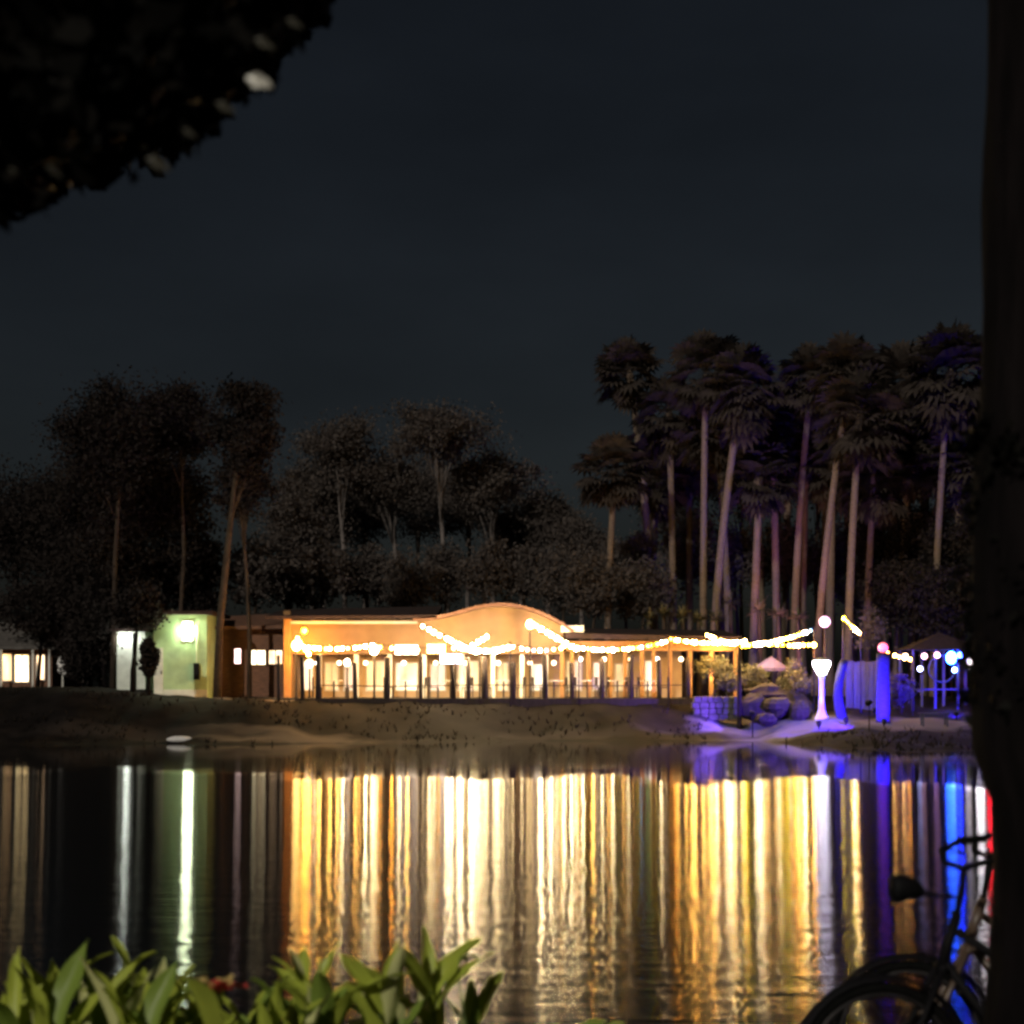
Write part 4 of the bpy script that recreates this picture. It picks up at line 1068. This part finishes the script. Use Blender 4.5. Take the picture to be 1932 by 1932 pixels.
def canna(u, Y, vtop, nl, lab, seed, flower=None, tall=False):
    rs = random.Random(seed)
    x = PX(u, Y); z0 = gz(x, Y); H = PZ(vtop, Y) - z0
    t = thing('canna_plant', (x, Y, z0), lab, 'plant', 'cannas on the near bank')
    lean = Vector((0, 0, 0)) if flower else Vector((rs.uniform(-.12, .12), rs.uniform(-.1, .1), 0))
    MB().tube([(x, Y, z0 - .05), (x + lean.x*.4, Y + lean.y*.4, z0 + H*.45), (x + lean.x, Y + lean.y, z0 + H*.8)], [.016, .013, .008], 7).build('stem', M_stem, t, True)
    a = rs.uniform(0, 6.28)
    for k in range(nl):
        q = .1 + .72 * (k + .5) / nl
        b0 = lean * q + Vector((0, 0, H * q * .95))
        el_ = rad(rs.uniform(38, 72) if q < .6 else rs.uniform(55, 84))
        place_leaf(t, b0, a, el_, rs.uniform(-.9, .9), LEAVES[rs.randrange(len(LEAVES))], rs.uniform(.75, 1.0) * min(1.1, H / .62))
        a += 2.2 + rs.uniform(-.5, .5)
    if flower:
        p = lean + Vector((0, 0, H * .96))
        MB().tube([Vector(t.location) + lean + Vector((0,0,H*.78)), Vector(t.location) + p], .007, 6).build('flower_stalk', M_stem, t)
        pm = [leaf_mesh(.10, .032, .5, .3, M_petalr, 6), leaf_mesh(.09, .03, .6, .3, M_petaly, 6)]
        for k in range(6):
            place_leaf(t, p, k * 1.05, rad(25 + 20 * (k % 2)), 0, pm[k % 2 if k < 5 else 0], 1.0, 'petal')
    return t
k = 0
for u, Y, vt, nl, fl in sorted([(-15,6.0,1850,8,0),(15,6.3,1830,8,0),(45,6.7,1840,8,0),(70,5.9,1838,8,0),(120,6.5,1800,9,0),(165,6.0,1822,9,0),(92,5.7,1840,9,0),(225,5.7,1838,9,0),(310,5.6,1842,9,0),(205,6.6,1800,8,0),(250,6.1,1815,9,0),(290,6.5,1828,8,0),(330,6.1,1815,9,0),(368,6.6,1850,8,0),
                         (412,5.2,1852,6,1),(385,6.2,1855,7,0),(448,6.2,1862,7,0),(475,5.9,1870,7,0),(512,6.1,1866,7,0),(536,5.8,1872,7,0),(560,6.2,1830,9,0),(610,6.5,1805,8,0),(650,6.0,1815,9,0),(700,6.4,1838,8,0),(752,6.1,1800,9,0),(790,6.3,1770,9,0),(850,6.6,1845,5,0)]):
    canna(u, Y, vt + (0 if fl else 52 if u < 560 else 34), (3 if fl else nl + 5), ('canna with a red and yellow flower at the front of the bed' if fl else 'green canna, %s from the left along the near bank' % ORD[k]), 500 + k, fl)
    k += 1
# a single long-stalked reddish bud and low broad-leaved plants along the bottom
x, Y = PX(872, 6.4), 6.4
bd = thing('flower_bud_stalk', (x, Y, gz(x, Y)), 'thin stalk with a drooping dark bud against the bright reflections', 'plant')
MB().tube([(x + .05, Y, gz(x, Y)), (x + .02, Y, .7), (x - .02, Y, PZ(1822, Y)), (x, Y, PZ(1803, Y))], [.008, .007, .005, .004], 6).build('stem', M_stem, bd, True)
for k in range(4): place_leaf(bd, (-.005, 0, PZ(1806, Y) - gz(x, Y)), -.2 + .5 * k, rad(15 - 14 * k), .4 * k, mesh_of(MB(), M_petalr, 'x') if False else LEAVES[1 + 2 * (k % 2)], .2, 'bract')
def lowplant(u, Y, vt, nl, lab, seed):
    rs = random.Random(seed)
    x = PX(u, Y); z0 = gz(x, Y); H = PZ(vt, Y) - z0
    t = thing('low_plant', (x, Y, z0), lab, 'plant', 'low plants on the near bank')
    MB().tube([(x, Y, z0 - .03), (x, Y, z0 + H * .7)], [.014, .008], 6).build('stem', M_stem, t)
    for k in range(nl):
        q = .15 + .65 * k / nl
        place_leaf(t, (0, 0, H * q), k * 2.4 + rs.uniform(-.3, .3), rad(rs.uniform(15, 55)), rs.uniform(-.6, .6), LEAVES[(1, 5, 9, 13)[rs.randrange(4)]], rs.uniform(.3, .45))
for k, (u, vt) in enumerate([(905,1925),(1020,1925),(1075,1905),(1120,1898),(1165,1922),(1240,1938),(1320,1938),(1404,1912),(1470,1938)]):
    lowplant(u, 6.3 + .3 * (k % 3), vt, 9, 'low broad-leaved plant, %s from the cannas towards the bicycle' % ORD[k], 800 + k)

# ------------------------------------------------------------------ bicycles
def bicycle(loc, rz, lab, fm, lamp=True, steer=0.0):
    t = thing('bicycle', (0, 0, 0), lab, 'bicycle', 'bicycles parked by the pond')
    R_, WB = .335, 1.06
    HB = Vector((0, 0, R_)); RB = Vector((WB, 0, R_))         # front hub, rear hub; rides towards -X
    for hub, nm in ((HB, 'front'), (RB, 'rear')):
        w = MB().ring(hub, R_ - .02, .021, 'y', 44, 8).build('wheel', M_rubber, t, True)
        MB().ring(hub, R_ - .048, .011, 'y', 44, 6).build('rim', M_steel, w, True)
        sp_ = MB()
        for k in range(16):
            a = 2 * math.pi * k / 16
            e = hub + Vector((math.cos(a), 0, math.sin(a))) * (R_ - .05)
            sp_.tube([hub + Vector((.02*math.cos(a+1.3), .03 * (1 if k % 2 else -1), .02*math.sin(a+1.3))), e], .0016, 4)
        sp_.build('spokes', M_steel, w)
        MB().tube([hub - Vector((0, .05, 0)), hub + Vector((0, .05, 0))], .025, 10).build('hub', M_steel, w)
        # mudguard
        mg = MB(); vs_, fs_ = [], []
        for k in range(19):
            a = rad(20 + 165 * k / 18)
            for y_, dr in ((-.033, -.012), (-.02, .004), (0, .01), (.02, .004), (.033, -.012)):
                q = hub + Vector((math.cos(a), 0, math.sin(a))) * (R_ + .022 + dr) + Vector((0, y_, 0)); vs_.append(q)
        for k in range(18):
            for j in range(4): a = k*5 + j; fs_.append((a, a+1, a+6, a+5))
        mg.add(vs_, fs_).build('mudguard', M_bikef, t, True)
    HT, HBm = Vector((.30, 0, .93)), Vector((.235, 0, .72))    # head tube top and bottom
    BB = Vector((.60, 0, .29)); ST = Vector((.78, 0, .80))
    fr = MB()
    fr.tube([HT, HBm], .021, 10); fr.tube([HBm + Vector((.01, 0, .03)), BB], .019, 10); fr.tube([HT.lerp(HBm, .3), BB.lerp(ST, .62)], .016, 10); fr.tube([BB, ST], .016, 10)
    for s_ in (-1, 1):
        fr.tube([BB + Vector((0, .03*s_, 0)), RB + Vector((0, .06*s_, 0))], .010, 8); fr.tube([ST.lerp(BB, .1) + Vector((0, .02*s_, 0)), RB + Vector((0, .06*s_, 0))], .008, 8)
    fr.build('frame', fm, t, True)
    fk = MB()
    for s_ in (-1, 1): fk.tube([HBm + Vector((-.005, .035*s_, 0)), Vector((.14, .052*s_, .52)), HB + Vector((.03, .055*s_, .08)), HB + Vector((0, .055*s_, 0))], [.014, .013, .010, .009], 8)
    fk.tube([HBm + Vector((0, -.045, 0)), HBm + Vector((0, .045, 0))], .016, 8)
    fk.build('fork', fm, t, True)
    sm = MB().tube([HT, HT + Vector((.02, 0, .10)), HT + Vector((.03, 0, .17))], .013, 8).build('handlebar_stem', M_black, t, True)
    T0 = HT + Vector((.03, 0, .17))
    hb_ = MB()
    for s_ in (-1, 1): hb_.tube([T0, T0 + Vector((-.04, .10*s_, .015)), T0 + Vector((-.01, .22*s_, .05)), T0 + Vector((.10, .29*s_, .08)), T0 + Vector((.2, .31*s_, .085))], .0115, 8)
    hbo = hb_.build('handlebar', M_black, t, True)
    for s_ in (-1, 1):
        MB().tube([T0 + Vector((.09, .287*s_, .078)), T0 + Vector((.21, .312*s_, .086))], .017, 8).build('grip', M_rubber, t, True)
        MB().tube([T0 + Vector((.03, .25*s_, .05)), T0 + Vector((.12, .30*s_, .03))], .005, 6).build('brake_lever', M_steel, t)
    if lamp:
        c = HT + Vector((-.21, 0, .1))
        MB().tube([c + Vector((.075, 0, -.02)), c + Vector((.03, 0, 0)), c + Vector((-.03, 0, 0)), c + Vector((-.05, 0, 0))], [.02, .045, .055, .05], 12).build('headlamp', M_black, t, True)
        MB().tube([HT + Vector((0, 0, .06)), c + Vector((.05, 0, -.02))], .008, 6).build('lamp_bracket', M_black, t)
    MB().tube([ST, ST + Vector((.04, 0, .13))], .013, 8).build('seat_post', M_steel, t)
    sd = MB(); vs_, fs_ = [], []
    for k, (xx, w, zz) in enumerate([(-.13, .018, .0), (-.06, .03, .005), (.02, .05, .0), (.08, .085, .01), (.13, .085, .02), (.155, .05, .015)]):
        b0 = ST + Vector((.04 + xx, 0, .16 + zz))
        vs_ += [b0 + Vector((0, -w, -.03)), b0 + Vector((0, -w*.75, .005)), b0 + Vector((0, 0, .012)), b0 + Vector((0, w*.75, .005)), b0 + Vector((0, w, -.03))]
    for k in range(5):
        for j in range(4): a = k*5 + j; fs_.append((a, a+1, a+6, a+5))
        fs_.append((k*5+4, k*5, k*5+5, k*5+9))
    fs_ += [(0,1,2,3,4), (29,28,27,26,25)]
    sd.add(vs_, fs_).build('saddle', M_rubber, t, True)
    MB().ring(BB + Vector((0, .05, 0)), .09, .008, 'y', 24, 6).build('chainring', M_steel, t, True)
    cr = MB(); cr.tube([BB + Vector((0, -.06, 0)), BB + Vector((0, .06, 0))], .018, 8); cr.tube([BB + Vector((0, .062, 0)), BB + Vector((.09, .075, -.14))], .011, 6); cr.tube([BB + Vector((0, -.062, 0)), BB + Vector((-.09, -.075, .14))], .011, 6)
    cr.build('crank', M_steel, t)
    for s_, d in ((1, Vector((.09, .12, -.14))), (-1, Vector((-.09, -.12, .14)))): MB().box(*(lambda q: (q.x-.04, q.x+.04, q.y-.045, q.y+.045, q.z-.012, q.z+.012))(BB + d)).build('pedal', M_rubber, t)
    MB().tube([BB + Vector((.02, .05, 0)), BB + Vector((.06, .17, -.16)), BB + Vector((.07, .20, -.285))], .009, 6).build('kickstand', M_steel, t)
    # rack behind the saddle
    rk = MB(); 
    for s_ in (-1, 1): rk.tube([ST + Vector((.06, .05*s_, -.02)), Vector((WB + .22, .06*s_, .76))], .007, 6); rk.tube([RB + Vector((0, .06*s_, 0)), Vector((WB + .1, .06*s_, .76))], .006, 6)
    rk.build('luggage_rack', M_black, t)
    t.location = loc; t.rotation_euler = (0, 0, rz)
    return t
Yk = 6.1
bx = PX(1663, Yk)
bicycle((bx, Yk, gz(bx, Yk) - .005), rad(6), 'dark bicycle with a headlamp parked in front of the tree trunk', M_bikef)
bx = PX(1716, Yk + .5)
bicycle((bx, Yk + .5, gz(bx, Yk + .5) - .005), rad(-4), 'second bicycle with a brownish frame standing behind the dark one', M_bikeb, False)

# ------------------------------------------------------------------ the big trunk on the right and the overhanging crown
Yt = 5.2
tt = thing('big_tree', (2.05, Yt, gz(2.05, Yt)), 'massive black tree trunk rising along the right edge', 'tree')
vs_, fs_ = [], []
nz_, na_ = 46, 28
for i in range(nz_ + 1):
    q = i / nz_; z = -.1 + 7.6 * q
    v = VH - (z - HC) * F / Yt
    edge = np.interp(v, [-400, 0, 300, 600, 800, 900, 1100, 1300, 1450, 1520, 1650, 1800, 1932, 2200], [1884, 1876, 1868, 1863, 1858, 1846, 1840, 1840, 1850, 1880, 1886, 1880, 1872, 1832])
    r_ = 2.05 - PX(edge, Yt)
    for k in range(na_):
        a = 2 * math.pi * k / na_
        rr_ = r_ * (1 + .02 * math.sin(5*a + z*1.3) * (1 if abs(math.cos(a)+1) > .4 else .35)) + .006 * math.sin(11*a + 7*z)
        vs_.append((2.05 + rr_ * math.cos(a), Yt + rr_ * math.sin(a), z))
for i in range(nz_):
    for k in range(na_):
        fs_.append((i*na_+k, i*na_+(k+1) % na_, (i+1)*na_+(k+1) % na_, (i+1)*na_+k))
tr_ = MB().add(vs_, fs_)
for ex, ey, ez in [(4.5, 7.5, 10), (-.5, 2.5, 10.5), (3, 2, 11.5), (0.5, 8, 11)]:
    a = Vector((2.05, Yt, 7.2)); e = Vector((ex, ey, ez))
    tr_.tube([a, a.lerp(e, .5) + Vector((0, 0, .5)), e], [.34, .2, .07], 10)
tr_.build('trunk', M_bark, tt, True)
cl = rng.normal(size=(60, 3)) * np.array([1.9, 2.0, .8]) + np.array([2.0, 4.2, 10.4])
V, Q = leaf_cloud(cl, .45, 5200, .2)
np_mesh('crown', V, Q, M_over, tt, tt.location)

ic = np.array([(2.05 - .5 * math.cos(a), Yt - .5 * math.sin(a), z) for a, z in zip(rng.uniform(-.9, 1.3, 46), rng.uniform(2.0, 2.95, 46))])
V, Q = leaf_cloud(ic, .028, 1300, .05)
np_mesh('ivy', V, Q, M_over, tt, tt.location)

# tree whose crown hangs into the top left corner
ot = thing('overhanging_tree', (-4.3, 5.0, gz(-4.3, 5.0)), 'dark leafy crown hanging into the upper left corner', 'tree')
om = MB()
om.tube([(-4.3, 5, 0), (-4.25, 5, 1.5), (-4.1, 5.1, 3.2), (-3.8, 5.2, 5.0), (-3.4, 5.3, 6.4)], [.3, .24, .21, .16, .08], 12)
# crown outline in view px: below this line is open sky
def crown_v(u): return np.interp(u, [-400, -60, 0, 60, 130, 240, 330, 400, 450, 510, 560, 610, 650, 700], [470, 420, 392, 385, 335, 312, 285, 225, 160, 120, 60, 8, -60, -160])
cl = []
while len(cl) < 330:
    Y = random.uniform(3.2, 7.4); u = random.uniform(-420, 640); v = crown_v(u) - 26 - abs(random.gauss(0, 260))
    if v < -900: continue
    cl.append(P(u, v, Y))
for e in cl[:26]:
    a = Vector((-4.1, 5.1, 3.2)).lerp(Vector((-3.4, 5.3, 6.4)), random.random())
    om.tube([a, a.lerp(e, .5) + Vector((0, 0, .25)), e], [.07, .04, .012], 7)
om.build('trunk', M_bark, ot, True)
cl = np.array([tuple(c) for c in cl])
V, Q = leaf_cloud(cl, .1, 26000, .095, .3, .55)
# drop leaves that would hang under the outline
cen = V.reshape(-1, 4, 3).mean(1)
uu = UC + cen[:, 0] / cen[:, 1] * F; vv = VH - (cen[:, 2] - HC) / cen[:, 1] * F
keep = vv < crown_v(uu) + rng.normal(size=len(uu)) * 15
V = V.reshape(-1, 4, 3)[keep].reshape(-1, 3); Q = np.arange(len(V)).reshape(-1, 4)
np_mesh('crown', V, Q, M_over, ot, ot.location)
# rim leaves for the glints: turned to the light, shine also in their paler colour
glint = leaf_mesh(.13, .036, .35, .25, M_glint_leaf, 7)
rim = leaf_mesh(.13, .03, .45, .35, M_dim_glint_leaf, 7)
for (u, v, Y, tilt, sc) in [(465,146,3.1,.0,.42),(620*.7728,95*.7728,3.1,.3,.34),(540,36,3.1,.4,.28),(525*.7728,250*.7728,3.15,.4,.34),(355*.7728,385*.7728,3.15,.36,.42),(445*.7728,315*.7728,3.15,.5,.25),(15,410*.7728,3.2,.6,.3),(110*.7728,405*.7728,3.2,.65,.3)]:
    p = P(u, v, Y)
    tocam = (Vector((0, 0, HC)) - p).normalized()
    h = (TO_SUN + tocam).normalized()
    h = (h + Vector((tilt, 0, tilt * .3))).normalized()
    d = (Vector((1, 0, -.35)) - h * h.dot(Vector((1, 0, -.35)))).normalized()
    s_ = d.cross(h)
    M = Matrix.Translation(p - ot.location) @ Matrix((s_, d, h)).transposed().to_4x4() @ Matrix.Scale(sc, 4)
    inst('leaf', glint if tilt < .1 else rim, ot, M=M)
